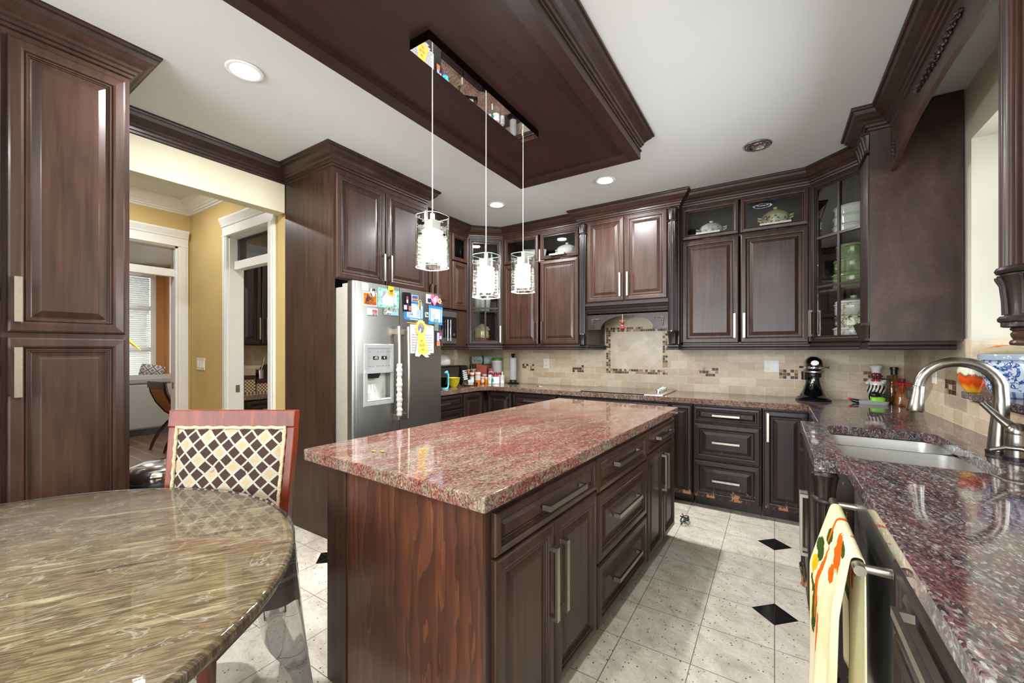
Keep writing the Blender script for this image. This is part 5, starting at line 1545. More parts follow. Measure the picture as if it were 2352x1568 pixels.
sheet('snapshot', 'snapshot of two people on orange steps low at the edge of the wide door', 'photo', 2.612, 2.690, 1.368, 1.512, photo_mat('two_picture', [(40, 34, 40), (90, 84, 92), (60, 50, 56)], 18, 15), 0, .004, FG, [('pale_dress', .1, .45, .3, .8, P_(186, 196, 222)), ('red_top', .5, .8, .6, .82, P_(170, 50, 80)), ('white_skirt', .52, .8, .42, .6, P_(220, 212, 200)), ('dark_trousers', .55, .8, .08, .42, P_(40, 36, 56)), ('orange_steps', .05, .55, 0, .28, P_(226, 130, 70))])

# ================================================================== things on the back counter, by the fridge
CZ = .9105
AMB = plain('amber_plastic', rgb(236, 126, 10), .12, noise=.05, coat=.3)
AMBD = plain('dark_amber_plastic', rgb(176, 70, 22), .15, noise=.05, coat=.3)
LBL = plain('printed_label', rgb(226, 222, 222), .6, noise=.08, scale=160)
REDP = plain('red_plastic', rgb(196, 24, 40), .3)
TEAL = plain('teal_plastic', rgb(96, 206, 214), .3); DKG = plain('dark_green_glass', rgb(28, 54, 34), .1, coat=.4); BOTTLE_G = 'medicine bottles on the back counter'


def bottle(label, x, y, r, h, body, cap, capr=1.05, caph=.18, lb=(.25, .8), z=CZ, name='pill_bottle', cat='medicine bottle', group=BOTTLE_G, neck=.92, lab=LBL):
    t = thing(name, label, cat, (x, y, z), 0, group); hb = h * (1 - caph)
    MB().lathe([(r * .9, 0), (r, h * .03), (r, hb * .90), (r * neck, hb), (r * neck, hb + .001)], (0, 0, 0), 24).build('body', body, t, smooth=40)
    MB().lathe([(r * capr, hb), (r * capr, h * .985), (r * capr * .94, h)], (0, 0, 0), 24, lambda a, i: 1 + .02 * math.cos(24 * a)).build('cap', cap, t, smooth=40)
    if lb: MB().lathe([(r * 1.012, hb * lb[0]), (r * 1.012, hb * lb[1])], (0, 0, 0), 24, cap0=False, cap1=False).build('label', lab, t, smooth=60)
    return t


bottle('dark amber pill bottle with white cap at the toaster end of the front row', -3.143, 3.961, .027, .145, AMBD, WHITEPL)
bottle('tall bright amber pill bottle with white cap and large label, widest of the front row', -3.110, 4.035, .035, .147, AMB, WHITEPL, lb=(.4, .9))
bottle('short amber pill bottle with label beside the widest amber bottle', -3.073, 4.085, .021, .087, AMB, WHITEPL)
bottle('short plain amber pill bottle next to the white front bottle', -3.035, 4.108, .019, .082, AMB, WHITEPL, lb=None)
bottle('slim white medicine bottle with pale label in the front row', -2.995, 4.130, .024, .114, WHITEPL, WHITEPL, .8, .2, name='medicine_bottle')
bottle('wide white medicine bottle with teal leaf label and red cap', -2.935, 4.175, .050, .104, WHITEPL, REDP, .45, .16, name='medicine_bottle')
o = [c for c in COL.objects if c.get('label') == 'wide white medicine bottle with teal leaf label and red cap'][0]
m = MB(); m.prism_y([(-.010 + .018 * math.cos(2 * PI * i / 16), .045 + .026 * math.sin(2 * PI * i / 16)) for i in range(16)], -.0525, -.045); m.build('leaf_print', P_(40, 176, 170), o)
bottle('white dropper bottle with pointed nozzle nearest the paper towel stand'.replace('nearest', 'beside'), -2.885, 4.250, .030, .150, WHITEPL, WHITEPL, .35, .30, name='medicine_bottle')
bk = thing('black_box', 'low black box raising the back row of medicine bottles', 'box', (-3.262, 4.085, CZ), .63)
bx('box_body', BLACKP, -.072, .072, -.036, .036, 0, .10, bk)
bottle('amber pill bottle on the black box beside the dark toaster', -3.290, 4.064, .031, .075, AMB, WHITEPL, z=CZ + .1005, lb=None)
bottle('amber pill bottle on the black box under the orange pouch', -3.235, 4.106, .031, .080, AMB, WHITEPL, z=CZ + .1005, lb=None)
bottle('amber bottle standing behind the short amber bottles', -3.125, 4.195, .030, .115, AMB, WHITEPL, z=CZ)
bottle('white medicine bottle with black cap behind the toaster panel', -3.382, 4.125, .033, .19, WHITEPL, BLACKP, 1.0, .25, z=CZ, name='medicine_bottle')
bottle('dark green glass bottle with dark cap above the amber bottles', -3.315, 4.165, .027, .235, DKG, BLACKP, .8, .2, z=CZ, name='medicine_bottle', lb=(.3, .6))
bottle('white bottle with pink cap between orange pouch and red-capped tubes', -3.085, 4.285, .034, .185, WHITEPL, P_(236, 130, 150), 1.0, .2, name='medicine_bottle', lb=(.3, .6), lab=P_(196, 200, 226))
RCG = 'small red-capped bottles behind the white medicine bottles'
for k, (x, y) in enumerate(((-3.035, 4.215), (-2.99, 4.25), (-2.95, 4.285))):
    bottle('small white bottle with red cap behind the white medicine bottles', x, y, .020, .135, WHITEPL, REDP, 1.05, .22, name='medicine_bottle', group=RCG, lb=None)
# orange pouch
t = thing('snack_pouch', 'orange foil pouch standing behind the pill bottles', 'pouch', (-3.20, 4.235, CZ), PI / 4 - .2)
m = MB(); m.loft([[(-.06, -.022, .0), (.06, -.022, .0), (.06, .022, 0), (-.06, .022, 0)], [(-.064, -.02, .10), (.064, -.02, .10), (.064, .02, .1), (-.064, .02, .1)], [(-.068, -.004, .24), (.068, -.004, .22), (.068, .004, .22), (-.068, .004, .24)]]); m.build('pouch_body', plain('orange_foil', rgb(196, 66, 4), .45, noise=.12, scale=14), t, smooth=50)
# paper towel pack lying on top of stacked boxes
t = thing('storage_carton', 'brown carton against the corner splashback carrying the wrapped paper rolls', 'carton', (-3.275, 4.355, CZ), PI / 4)
bx('carton_body', plain('carton_brown', rgb(150, 84, 60), .7), -.13, .13, -.045, .045, 0, .225, t)
t = thing('paper_roll_pack', 'wrapped white paper towel rolls with green print lying in the corner', 'paper towels', (-3.275, 4.355, CZ + .2255), PI / 4)
m = MB(); m.tube([(-.15, 0, .06), (-.14, 0, .06), (0, 0, .06), (.13, 0, .06), (.14, 0, .06)], [.045, .057, .0595, .057, .045], 24); m.build('wrapping', P_(214, 228, 220), t, smooth=50)
m = MB(); m.tube([(-.012, 0, .06), (.012, 0, .06)], .0605, 24); m.build('green_band', P_(30, 84, 66), t, smooth=50)
text_mesh('printed_name', 'Viva', .062, P_(24, 40, 40), t, Matrix.Translation((-.078, -.0615, .06)) @ Matrix.Rotation(PI / 2, 4, 'X'))
t = bottle('large white powder canister with bright green lid beside the wrapped rolls', -3.065, 4.390, .066, .315, WHITEPL, P_(90, 170, 40), 1.02, .10, (.08, .92), name='canister', cat='canister', group=None, neck=1.0)
# paper towel holder
t = thing('paper_towel_holder', 'upright paper towel roll on a black stand with black knob', 'paper towel holder', (-2.775, 4.33, CZ))
MB().lathe([(.075, 0), (.078, .006), (.070, .014), (.045, .02), (.043, .045), (.038, .048)], (0, 0, 0), 32).build('base', BLACKP, t, smooth=50)
MB().lathe([(.042, .048), (.043, .05), (.043, .322), (.042, .324)], (0, 0, 0), 32).build('paper_roll', PAPER, t, smooth=40)
MB().lathe([(.012, .324), (.014, .335), (.022, .345), (.024, .36), (.03, .366), (.026, .374), (.001, .378)], (0, 0, 0), 24).build('knob', BLACKP, t, smooth=50)
# toaster oven, teal grip, yellow bowl, tray, bag
t = thing('toaster_oven', 'black countertop toaster oven with a slanted keypad panel beside the refrigerator', 'toaster oven', (-3.20, 3.55, CZ), PI / 2)
bx('body', BLACKP, -.22, .36, -.02, .19, .012, .235, t, bevel=.01)
m = MB(); m.prism([(0, 0)] and [(-.21, -.03), (.20, -.03), (.20, -.02), (-.21, -.02)], .03, .215); m.build('door_glass', BLACKG, t)
m = MB(); m.loft([[(.22, -.075, .02), (.345, -.055, .02), (.345, -.02, .02), (.22, -.02, .02)], [(.22, -.035, .23), (.345, -.028, .23), (.345, -.02, .23), (.22, -.02, .23)]]); kp = m.build('control_panel', BLACKP, t)
m = MB()
for i in range(3):
    for j in range(5):
        z = .065 + j * .024; yy = -.075 + .04 * (z - .02) / .21 + (.0175 + i * .0) * 0
        m.box(.245 + i * .030, .267 + i * .030, yy + .004 - .006 + i * .0045, yy + .004 + i * .0045, z, z + .014)
m.build('keypad_button', WHITEPL, t)
for x in (-.19, .33): pass
m = MB()
for x in (-.19, .32):
    for y in (.0, .16): m.lathe([(.012, 0), (.012, .013)], (x, y, 0), 12)
m.build('foot', BLACKP, t)
t = thing('plastic_bag', 'crumpled white plastic bag of buns on top of the toaster oven', 'bag', (-3.30, 3.56, CZ + .236))
m = MB(); rnd = random.Random(9); prof = [(.10, 0), (.125, .02), (.13, .07), (.115, .115), (.07, .135), (.001, .14)]
m.lathe(prof, (0, 0, 0), 28, lambda a, i: 1 + .05 * math.sin(5 * a + i) + .03 * math.sin(11 * a + 2 * i)); m.build('bag_body', plain('milky_plastic', rgb(222, 218, 208), .35, noise=.05), t, smooth=60)
t = thing('teal_stand', 'teal plastic bracket shaped stand on the counter edge by the refrigerator', 'stand', (-2.985, 3.325, CZ), PI / 2)
m = MB(); m.tube([(-.03, 0, .006), (.012, 0, .008), (.024, 0, .03), (.026, 0, .09), (.022, 0, .15), (.0, 0, .185), (-.03, 0, .175)], [.010, .010, .009, .009, .012, .016, .012], 10); m.build('bracket', TEAL, t, smooth=60)
m = MB(); m.lathe([(.035, 0), (.036, .006), (.03, .008)], (-.03, 0, -.0), 20); m.build('base', TEAL, t, smooth=50)
t = thing('mixing_bowl', 'yellow mixing bowl standing in front of the toaster oven', 'bowl', (-3.07, 3.535, CZ))
MB().lathe([(.035, 0), (.04, .008), (.062, .05), (.075, .105), (.078, .108), (.072, .104), (.055, .05), (.03, .014), (.001, .012)], (0, 0, 0), 36).build('bowl_body', P_(222, 206, 40), t, smooth=50)
t = thing('glass_tray', 'clear tray holding a white medicine card and brown scraps beside the yellow bowl', 'tray', (-3.0, 3.74, CZ), PI / 4)
MB().loft([rrect(0, 0, .17, .10, .01, .0, 2), rrect(0, 0, .18, .11, .01, .045, 2), rrect(0, 0, .174, .104, .01, .045, 2), rrect(0, 0, .165, .095, .01, .003, 2)]).build('tray_body', CABGLASS, t)
m = MB(); m.box(-.02, .04, -.02, -.017, .015, .075); m.build('medicine_card', PAPER, t)
MB().sphere((-.05, 0, .018), .016, 12, sx=1.6).build('brown_scrap', P_(120, 64, 40), t, smooth=180)
o = MB().lathe([(.010, 0), (.012, .01), (.008, .03), (.004, .05), (.004, .06), (.001, .062)], (0, 0, 0), 14).build('glass_dropper', CABGLASS, None, smooth=50); o.location = (-2.955, 3.50, CZ); tag(o, 'small clear glass dropper standing between teal stand and tray', 'dropper')
t = thing('house_key', 'small key lying alone on the back counter', 'key', (-2.30, 4.14, CZ), .3)
m = MB(); m.box(0, .038, -.003, .003, 0, .002); m.build('blade', NICKEL, t); MB().lathe([(.013, 0), (.013, .004)], (-.010, 0, 0), 14).build('bow', BLACKP, t)
# outlets
def outlet(label, x, z, w, par_y=YB - .008, sw=False):
    t = thing('wall_outlet', label, 'outlet', (x, par_y - .0005, z), 0, None)
    MB().rings_y(-w / 2, w / 2, -.058, .058, [(0, 0), (0, .003), (.004, .005)]).build('plate', IVORY, t)
    cx = -w / 4 if sw else 0
    for dz in (-.024, .024):
        m = MB(); m.box(cx - .016, cx + .016, -.008, -.005, dz - .014, dz + .014); s_ = m.build('socket', IVORY, t)
        m = MB()
        for dx in (-.007, .005): m.box(cx + dx, cx + dx + .002, -.0085, -.0079, dz - .003, dz + .006)
        m.build('slot', BLACKP, s_)
    if sw: bx('rocker', WHITEPL, w / 4 - .017, w / 4 + .017, -.010, -.005, -.034, .034, t)
outlet('ivory double outlet on the splashback between hood and paper towel stand', -2.39, 1.165, .076)
outlet('ivory outlet and switch plate on the splashback behind the stand mixer', -.022, 1.18, .118, sw=True)
t = thing('wall_outlet', 'ivory outlet on the side splashback behind the faucet arch', 'outlet', (XR - .0085, 3.74, 1.17), -PI / 2)
MB().rings_y(-.04, .04, -.058, .058, [(0, 0), (0, .003), (.004, .005)]).build('plate', IVORY, t)
# hanging ornament under the hood arch
t = thing('hood_ornament', 'small red and green beaded ornament hanging under the hood arch', 'ornament', (-1.262, 3.972, 1.60))
MB().tube([(0, 0, .04), (0, 0, .085)], .0012, 6).build('string', WHITEPL, t)
MB().lathe([(.001, .04), (.012, .018), (.014, .015), (.0, .015)][::-1], (0, 0, 0), 14).build('hat', P_(150, 60, 30), t, smooth=50)
MB().sphere((0, 0, .0), .018, 14).build('bead', P_(120, 40, 24), t, smooth=180)
m = MB()
for s_ in (-1, 1): m.sphere((s_ * .022, 0, .018), .014, 10, sz=.45)
m.build('leaf', P_(96, 120, 50), t, smooth=180)
MB().sphere((0, -.004, -.026), .013, 12).build('bell', CHROME, t, smooth=180)
MB().lathe([(.010, -.062), (.026, -.052), (.026, -.044), (.012, -.034)], (0, 0, 0), 16).build('red_skirt', REDP, t, smooth=50)
MB().lathe([(.002, -.085), (.02, -.070), (.022, -.062), (.002, -.06)], (0, 0, 0), 12).build('green_fringe', P_(50, 80, 44), t, smooth=50)
# ================================================================== stand mixer
t = thing('stand_mixer', 'glossy black stand mixer with silver band at the corner of the back counter', 'stand mixer', (.275, 4.265, CZ))
m = MB(); rg = []
for z, w_, h_, cy in ((0, .250, .26, 0), (.012, .256, .265, 0), (.026, .235, .24, .0), (.034, .20, .20, .015), (.055, .170, .16, .03), (.09, .138, .13, .045), (.13, .112, .115, .05), (.17, .100, .11, .05), (.215, .096, .11, .05), (.235, .098, .12, .04)):
    rg.append([(w_ / 2 * math.cos(2 * PI * i / 40), cy + h_ / 2 * math.sin(2 * PI * i / 40), z) for i in range(40)])
m.loft(rg); m.build('pedestal', BLACKE, t, smooth=50)
def capsule(m, w_, y0, y1, z0, z1, n=20, k=12, f=1.0):
    rg = []
    for j in range(k + 1):
        a = PI * j / k; yy = (y0 + y1) / 2 - (y1 - y0) / 2 * math.cos(a); s_ = max(.02, math.sin(a)) ** .55
        rg.append([(w_ / 2 * s_ * f * math.cos(2 * PI * i / n), yy, (z0 + z1) / 2 + (z1 - z0) / 2 * s_ * math.sin(2 * PI * i / n)) for i in range(n)])
    m.loft(rg)
m = MB(); capsule(m, .142, -.165, .16, .232, .372, 32, 16); m.build('motor_head', BLACKE, t, smooth=60)
m = MB(); m.loft([rrect(0, -.003, .146 + d, .318 + d, .072, z, 8) for z, d in ((.268, 0), (.270, .003), (.288, .003), (.290, 0))]); bd_ = m.build('silver_band', CHROME, t, smooth=40)
text_mesh('band_lettering', 'KITCHENAID', .0145, BLACKP, bd_, Matrix.Translation((0, -.1640, .279)) @ Matrix.Rotation(PI / 2, 4, 'X'))
m = MB(); m.loft([rrect(0, -.003, .132, .30, .064, z, 8) for z in (.238, .250)]); m.build('silver_ring', NICKEL, t, smooth=40)
m = MB(); m.prism_y([(.026 * math.cos(2 * PI * i / 28), .318 + .020 * math.sin(2 * PI * i / 28)) for i in range(28)], -.166, -.140); m.build('oval_badge', WHITEC, t)
m = MB(); m.tube([(.07, -.08, .280), (.100, -.08, .280)], [.006, .009], 10); m.tube([(-.07, -.08, .280), (-.100, -.08, .280)], [.006, .009], 10); m.build('speed_lever', BLACKP, t, smooth=50)
m = MB(); m.lathe([(.052, .195), (.055, .2), (.055, .228), (.05, .236)], (0, -.02, 0), 28); m.lathe([(.02, .17), (.022, .24)], (-.062, .0, 0), 14); m.build('hinge_collar', BLACKP, t, smooth=50)
m = MB(); m.lathe([(.007, .165), (.008, .20), (.004, .205)], (0, -.07, 0), 12); m.build('beater_shaft', CHROME, t, smooth=50)
# ================================================================== chef figurine and neighbours by the sink corner
t = thing('chef_figurine', 'chef figurine in striped trousers and tall white hat by the sink corner', 'figurine', (.685, 4.33, CZ), -.25)
n = NT('black_white_stripe'); sp3 = n.n('ShaderNodeSeparateXYZ'); n.l(n.co(), sp3.inputs[0])
wv = n.m('ADD', n.m('MULTIPLY', sp3.outputs[0], 46.0), n.m('MULTIPLY', n.m('SINE', n.m('MULTIPLY', sp3.outputs[2], 34.0)), .55))
n.set(col=n.mix(n.m('GREATER_THAN', n.m('FRACT', wv), .52), rgb(232, 226, 210), rgb(22, 20, 20)), rough=.35)
m = MB(); m.lathe([(.030, .02), (.034, .04), (.052, .075), (.060, .105), (.052, .135), (.036, .155)], (0, 0, 0), 28)
m.lathe([(.022, 0), (.026, .03), (.030, .07)], (-.024, 0, 0), 16); m.lathe([(.022, 0), (.026, .03), (.030, .07)], (.024, 0, 0), 16); m.build('striped_trousers', n.mat, t, smooth=60)
m = MB(); m.lathe([(.045, .140), (.046, .155), (.036, .18), (.020, .192)], (0, 0, 0), 24); m.tube([(-.035, 0, .172), (-.058, -.02, .150), (-.050, -.05, .160)], [.016, .015, .011], 10); m.tube([(.035, 0, .172), (.060, -.02, .165), (.055, -.055, .185)], [.016, .015, .011], 10); m.build('white_shirt', WHITEC, t, smooth=60)
SKIN = plain('brown_glaze', rgb(104, 44, 34), .25, noise=.06, coat=.3)
m = MB(); m.sphere((0, -.004, .215), .034, 20, sz=1.02); m.sphere((0, -.038, .212), .010, 10); m.sphere((-.016, -.028, .202), .009, 10); m.sphere((.016, -.028, .202), .009, 10); m.sphere((.034, 0, .213), .008, 8); m.sphere((-.034, 0, .213), .008, 8); m.build('head', SKIN, t, smooth=180)
m = MB()
for x in (-.012, .012): m.sphere((x, -.035, .224), .004, 8)
m.build('eye', WHITEC, t, smooth=180)
MB().lathe([(.026, .238), (.028, .245), (.027, .262), (.040, .28), (.046, .292), (.038, .302), (.001, .306)], (0, 0, 0), 22, lambda a, i: 1 + (.08 * math.sin(5 * a) if i > 2 else 0)).build('hat', WHITEC, t, smooth=60)
m = MB()
for s_ in (-1, 1): m.sphere((s_ * .014, -.036, .180), .012, 10, sx=1.2, sz=.8)
m.build('bow_tie', REDP, t, smooth=180)
m = MB(); m.lathe([(.04, 0), (.045, .003), (.043, .006)], (.055, -.062, .192), 20); m.build('serving_tray', BLACKP, t, smooth=40)
OIL = plain('infused_oil', rgb(104, 66, 22), .06, noise=.25, scale=30, coat=.6)
t = thing('oil_bottle', 'tall dark oil bottle with black stopper in the sink corner', 'bottle', (.805, 4.40, CZ))
MB().loft([rrect(0, 0, a, a, b, z, 4) for z, a, b in ((0, .075, .02), (.01, .08, .02), (.13, .074, .02), (.19, .045, .018), (.225, .034, .0165))]).build('bottle_body', OIL, t, smooth=60)
MB().lathe([(.018, .225), (.022, .228), (.021, .262), (.026, .264), (.026, .285), (.001, .287)], (0, 0, 0), 20).build('stopper', BLACKP, t, smooth=40)
t = thing('oil_bottle', 'short amber oil bottle with a red bow on its neck', 'bottle', (.815, 4.20, CZ))
MB().loft([rrect(0, 0, a, a, b, z, 4) for z, a, b in ((0, .09, .025), (.01, .096, .025), (.09, .07, .025), (.15, .038, .018), (.175, .028, .0135))]).build('bottle_body', plain('amber_oil', rgb(128, 70, 20), .06, noise=.3, scale=24, coat=.6), t, smooth=60)
MB().lathe([(.016, .175), (.018, .18), (.018, .205), (.001, .208)], (0, 0, 0), 18).build('stopper', P_(110, 24, 50), t, smooth=40)
m = MB(); m.tube([(.018 * math.cos(a), .018 * math.sin(a), .168) for a in [2 * PI * i / 14 for i in range(15)]], .006, 8); m.tube([(-.012, -.02, .166), (-.05, -.02, .178), (-.052, -.02, .160), (-.012, -.02, .164)], .006, 8); m.tube([(.012, -.02, .166), (.045, -.02, .172), (.046, -.02, .152), (.012, -.02, .164)], .006, 8); m.tube([(0, -.024, .165), (-.008, -.036, .11)], [.006, .004], 8); m.build('red_bow', REDP, t, smooth=60)
t = thing('gray_tray', 'grey plastic caddy tray lying by the chef figurine', 'tray', (.65, 4.20, CZ), -.12)
MB().loft([rrect(0, 0, .17, .075, .02, 0, 4), rrect(0, 0, .18, .085, .02, .026, 4), rrect(0, 0, .165, .07, .02, .026, 4), rrect(0, 0, .16, .065, .02, .018, 4)]).build('tray_body', GREYPL, t, smooth=40)
m = MB(); m.tube([(-.085, 0, .014), (-.12, .0, .02), (-.135, 0, .026)], [.016, .016, .010], 10); m.build('handle', BLACKP, t, smooth=50); m = MB(); m.sphere((-.143, 0, .03), .012, 10); m.build('red_tip', REDP, t, smooth=180)
o = MB().loft([rrect(0, 0, a, b, .02, z, 4) for z, a, b in ((0, .085, .055), (.03, .088, .058), (.04, .07, .045))]).build('green_sponge', P_(130, 206, 40), None, smooth=50); o.location = (.675, 4.20, CZ + .019); tag(o, 'bright green sponge lying in the grey caddy tray', 'sponge')
t = thing('scrub_brush', 'round black scrub brush resting on the green sponge', 'brush', (.655, 4.20, CZ + .06)); MB().lathe([(.028, 0), (.034, .006), (.034, .022), (.024, .034), (.001, .038)], (0, 0, 0), 22).build('brush_head', BLACKP, t, smooth=50); m = MB(); m.tube([(.02, 0, .02), (.07, -.01, .008), (.10, -.015, .0)], [.010, .008, .006], 8); m.build('brush_handle', BLACKP, t, smooth=50)
# ================================================================== ledge: planter, jug, ceramic bird
LZ = 1.1115
n = NT('blue_white_porcelain')
v = n.co((1, 1, 1)); w1 = n.noise(v, 15, 4, .55, 2.2); w2 = n.noise(n.co((1, 1, 1), (0, 0, 0), (3, 1, 2)), 30, 3, .5, 1.4)
f = n.m('MAXIMUM', n.ramp(w1, [(.50, (0, 0, 0)), (.515, (1, 1, 1)), (.60, (1, 1, 1)), (.615, (0, 0, 0))]), n.ramp(w2, [(.58, (0, 0, 0)), (.60, (.8, .8, .8))]))
sp4 = n.n('ShaderNodeSeparateXYZ'); n.l(n.co(), sp4.inputs[0])
zz = sp4.outputs[2]; band = n.m('MAXIMUM', n.m('LESS_THAN', zz, .03), n.m('GREATER_THAN', zz, .162))
ang = n.m('ARCTAN2', sp4.outputs[1], sp4.outputs[0])
scal = n.m('GREATER_THAN', n.m('ABSOLUTE', n.m('SUBTRACT', n.m('FRACT', n.m('MULTIPLY', ang, 3.6)), .5)), .33)
f2 = n.mix(band, f, n.mix(scal, (.25, .25, .25, 1), (.85, .85, .85, 1)))
n.set(col=n.mix(f2, rgb(206, 214, 226), rgb(30, 78, 150)), rough=.08, coat=.6)
pt = thing('porcelain_planter', 'round blue and white porcelain planter on the granite window ledge', 'planter', (.99, 2.90, LZ))
MB().lathe([(.105, 0), (.112, .006), (.128, .05), (.140, .11), (.143, .16), (.140, .172)], (0, 0, 0), 64).build('pot_body', n.mat, pt, smooth=50)
MB().lathe([(.141, .172), (.152, .176), (.154, .196), (.150, .202), (.140, .200), (.136, .18), (.001, .172)], (0, 0, 0), 64).build('rim', plain('pale_blue_glaze', rgb(160, 174, 188), .1, 0, .02, coat=.5), pt, smooth=40)
n = NT('painted_fruit_glaze'); sp5 = n.n('ShaderNodeSeparateXYZ'); n.l(n.co(), sp5.inputs[0])
wob = n.noise(n.co((18, 18, 3)), 1.2, 3); zz = n.m('ADD', sp5.outputs[2], n.m('MULTIPLY', n.m('SUBTRACT', wob, .5), .075))
c = n.ramp(n.m('DIVIDE', zz, .17), [(.0, rgb(236, 190, 60)), (.12, rgb(240, 170, 30)), (.26, rgb(214, 66, 12)), (.42, rgb(222, 92, 20)), (.50, rgb(200, 56, 30)), (.53, rgb(60, 104, 50)), (.58, rgb(216, 212, 186)), (.85, rgb(222, 216, 190))])
n.set(col=c, rough=.1, coat=.6)
jg = thing('ceramic_jug', 'ceramic jug painted with orange fruit on the ledge beside the blue planter', 'jug', (.868, 3.088, LZ))
MB().lathe([(.020, 0), (.026, .005), (.043, .04), (.0555, .085), (.0555, .115), (.047, .142), (.033, .156), (.026, .153), (.001, .150)], (0, 0, 0), 36).build('jug_body', n.mat, jg, smooth=60)
m = MB()
for x, y, z, r in ((.02, -.012, .166, .013), (.005, .01, .158, .012)): m.sphere((x, y, z), r, 10)
m.build('orange_flower', P_(236, 180, 110), jg, smooth=180)
MB().sphere((.040, -.022, .178), .017, 12, sz=.8).build('red_flower', P_(196, 40, 44), jg, smooth=180)
bd2 = thing('ceramic_bird', 'painted ceramic bird ornament in yellow and green behind the blue planter', 'ornament', (1.03, 3.125, LZ))
MB().lathe([(.04, 0), (.045, .01), (.02, .05), (.025, .12), (.03, .17)], (0, 0, 0), 24).build('stand', P_(226, 214, 170), bd2, smooth=60)
m = MB(); m.tube([(-.12, .02, .205), (-.07, .01, .218), (0, 0, .222), (.05, -.03, .215), (.09, -.06, .205)], [.010, .020, .030, .028, .016], 14); m.build('body', P_(206, 190, 150), bd2, smooth=60)
m = MB(); m.tube([(-.10, .02, .216), (-.06, .01, .232), (-.02, .0, .240)], [.008, .014, .008], 10); m.build('orange_wing', P_(232, 130, 50), bd2, smooth=60)
m = MB(); m.tube([(.03, -.03, .235), (.07, -.06, .222), (.10, -.09, .205)], [.008, .016, .008], 10); m.build('green_wing', P_(60, 120, 50), bd2, smooth=60)
m = MB(); m.sphere((.10, -.10, .225), .030, 14); m.build('head', P_(206, 214, 60), bd2, smooth=180)
# ================================================================== dishes behind glass
def tureen(label, x, y, z, r, h, mat, lidm=None, cat='tureen', rz=0.0):
    t = thing('tureen', label, cat, (x, y, z), rz)
    MB().lathe([(r * .5, 0), (r * .55, h * .05), (r * .9, h * .30), (r, h * .55), (r * .97, h * .62)], (0, 0, 0), 32).build('bowl', mat, t, smooth=60)
    MB().lathe([(r * 1.02, h * .62), (r * .9, h * .72), (r * .5, h * .84), (r * .18, h * .88), (r * .12, h * .92), (r * .18, h * .97), (.001, h)], (0, 0, 0), 32).build('lid', lidm or mat, t, smooth=60)
    m = MB()
    for s_ in (-1, 1): m.tube([(s_ * r * .95, 0, h * .50), (s_ * r * 1.22, 0, h * .56), (s_ * r * 1.25, 0, h * .66), (s_ * r * .97, 0, h * .62)], h * .04, 8)
    m.build('handle', lidm or mat, t, smooth=60)
    return t
n = NT('flowered_white_glaze'); fl = n.noise(n.co(), 34, 3, .6); n.set(col=n.ramp(fl, [(.56, rgb(228, 226, 216)), (.60, rgb(214, 150, 140)), (.66, rgb(150, 170, 130)), (.72, rgb(228, 226, 216))]), rough=.12, coat=.5); FLW = n.mat
n = NT('olive_sprig_glaze'); fl = n.noise(n.co(), 40, 3, .6); n.set(col=n.ramp(fl, [(.54, rgb(222, 216, 180)), (.58, rgb(70, 84, 60)), (.66, rgb(110, 60, 70)), (.70, rgb(222, 216, 180))]), rough=.12, coat=.5); OLV = n.mat
CRM = plain('cream_glaze', rgb(222, 204, 140), .12, 0, .03, coat=.5)
tureen('white flowered tureen behind the glass top door beside the hood', -.500, 4.23, 2.346, .105, .20, FLW, WHITEC)
tureen('cream olive-sprig pot with two handles behind the glass top door near the corner', .005, 4.23, 2.346, .105, .235, OLV, CRM)
tureen('white swan-shaped tureen behind the glass top door beside the hood column', -1.985, 4.24, 2.346, .12, .21, WHITEC)
o = MB().loft([rrect(0, 0, a, b, .02, z, 3) for z, a, b in ((0, .30, .16), (.02, .34, .20), (.02, .33, .19), (.006, .29, .15))]).build('serving_platter', WHITEC, None); o.rotation_euler = (math.radians(76), .12, 0); o.location = (-2.46, 4.30, 2.455); tag(o, 'white rectangular platter leaning behind a glass top door', 'platter')
def dish(name, label, cat, x, y, z, prof, mat, parts=()):
    t = thing(name, label, cat, (x, y, z)); MB().lathe(prof, (0, 0, 0), 32).build('dish_body', mat, t, smooth=50)
    for nm, pf, mt in parts: MB().lathe(pf, (0, 0, 0), 32).build(nm, mt, t, smooth=50)
    return t
RX, RY = .515, 4.085
GRN_ = plain('green_glaze', rgb(128, 144, 98), .12, 0, .06, coat=.5)
def cass(label, z, r, h, mat, band=None):
    return dish('casserole_dish', label, 'casserole', RX, RY, z, [(r * .85, 0), (r, h * .15), (r, h * .8), (r * 1.06, h * .82), (r * 1.06, h * .9), (r * .98, h)], mat, band or ())
cass('white flowered casserole at the bottom of the six-pane corner cabinet', 1.404, .125, .105, FLW)
cass('cream and green ramekin dish stacked on the white flowered casserole', 1.5095, .115, .085, OLV)
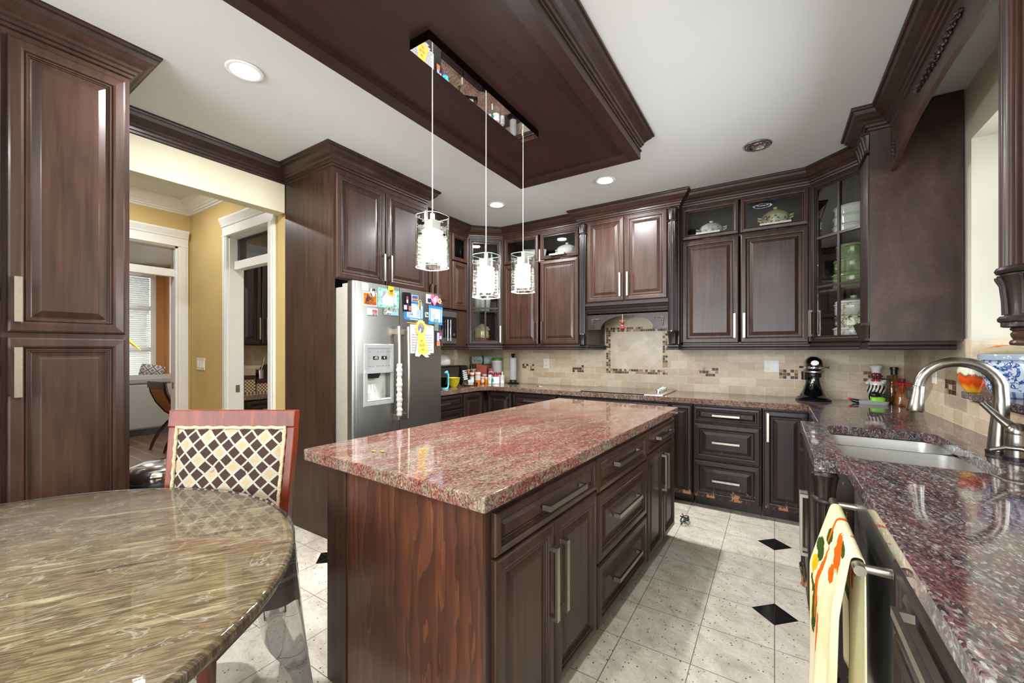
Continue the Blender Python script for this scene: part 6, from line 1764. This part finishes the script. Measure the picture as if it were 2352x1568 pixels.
cass('lidded white flowered casserole topping the bottom stack in the corner cabinet', 1.595, .118, .10, FLW, [('lid', [(.118, .1005), (.115, .115), (.05, .14), (.02, .142), (.022, .16), (.001, .162)], WHITEC)])
cass('green bowl at the bottom of the green stack in the corner cabinet', 1.801, .13, .125, GRN_); cass('green bowl in the middle of the green stack', 1.9265, .122, .105, GRN_); cass('green bowl topping the green stack', 2.032, .108, .115, GRN_)
cass('white bowl at the bottom of the white stack on the top shelf', 2.221, .125, .075, WHITEC); cass('white bowl in the middle of the white stack', 2.2965, .122, .07, WHITEC); cass('white bowl topping the white stack', 2.367, .118, .08, WHITEC)
LX, LY = -3.05, 4.04
t = dish('pottery_canister', 'cream and red decorated canister low in the corner cabinet behind the pendants', 'canister', LX, LY, 1.404, [(.085, 0), (.09, .01), (.09, .09), (.098, .095), (.098, .105), (.09, .11), (.09, .17)], CRM, [('red_motif', [(.0915, .03), (.0915, .08)], P_(170, 70, 50)), ('lid', [(.105, .17), (.108, .18), (.085, .215), (.03, .232), (.03, .245), (.001, .25)], P_(206, 180, 140))])
dish('ribbed_bowl', 'white ribbed bowl on the shelf above the decorated canister', 'bowl', LX, LY, 1.801, [(.085, 0), (.10, .01), (.12, .15), (.125, .155), (.11, .15), (.08, .02), (.001, .015)], WHITEC)
# wire on the floor past the island, and a few coins of tape on the island top
m = MB(); m.tube([(-.60 + .030 * math.sin(i * .9), 3.50 + .035 * math.cos(i * .7) - .02 * (i % 5), FZ + .012 + .010 * (i % 4) + .004 * i / 6) for i in range(30)], .004, 6); o = m.build('coiled_cable', plain('green_cable', rgb(60, 70, 64), .5), None, smooth=60); tag(o, 'coiled dark green cable on the floor behind the island', 'cable')
# leaf scraps on the island
for x, y in ((-1.405, 1.115), (-1.372, 1.132)):
    o = MB().sphere((0, 0, .0025), .010, 10, sx=1.4, sy=.7, sz=.25).build('leaf_scrap', P_(150, 150, 40), None, smooth=180); o.location = (x, y, CZ); tag(o, 'tiny yellow-green leaf scrap lying on the red island granite', 'leaf', 'leaf scraps on the island')
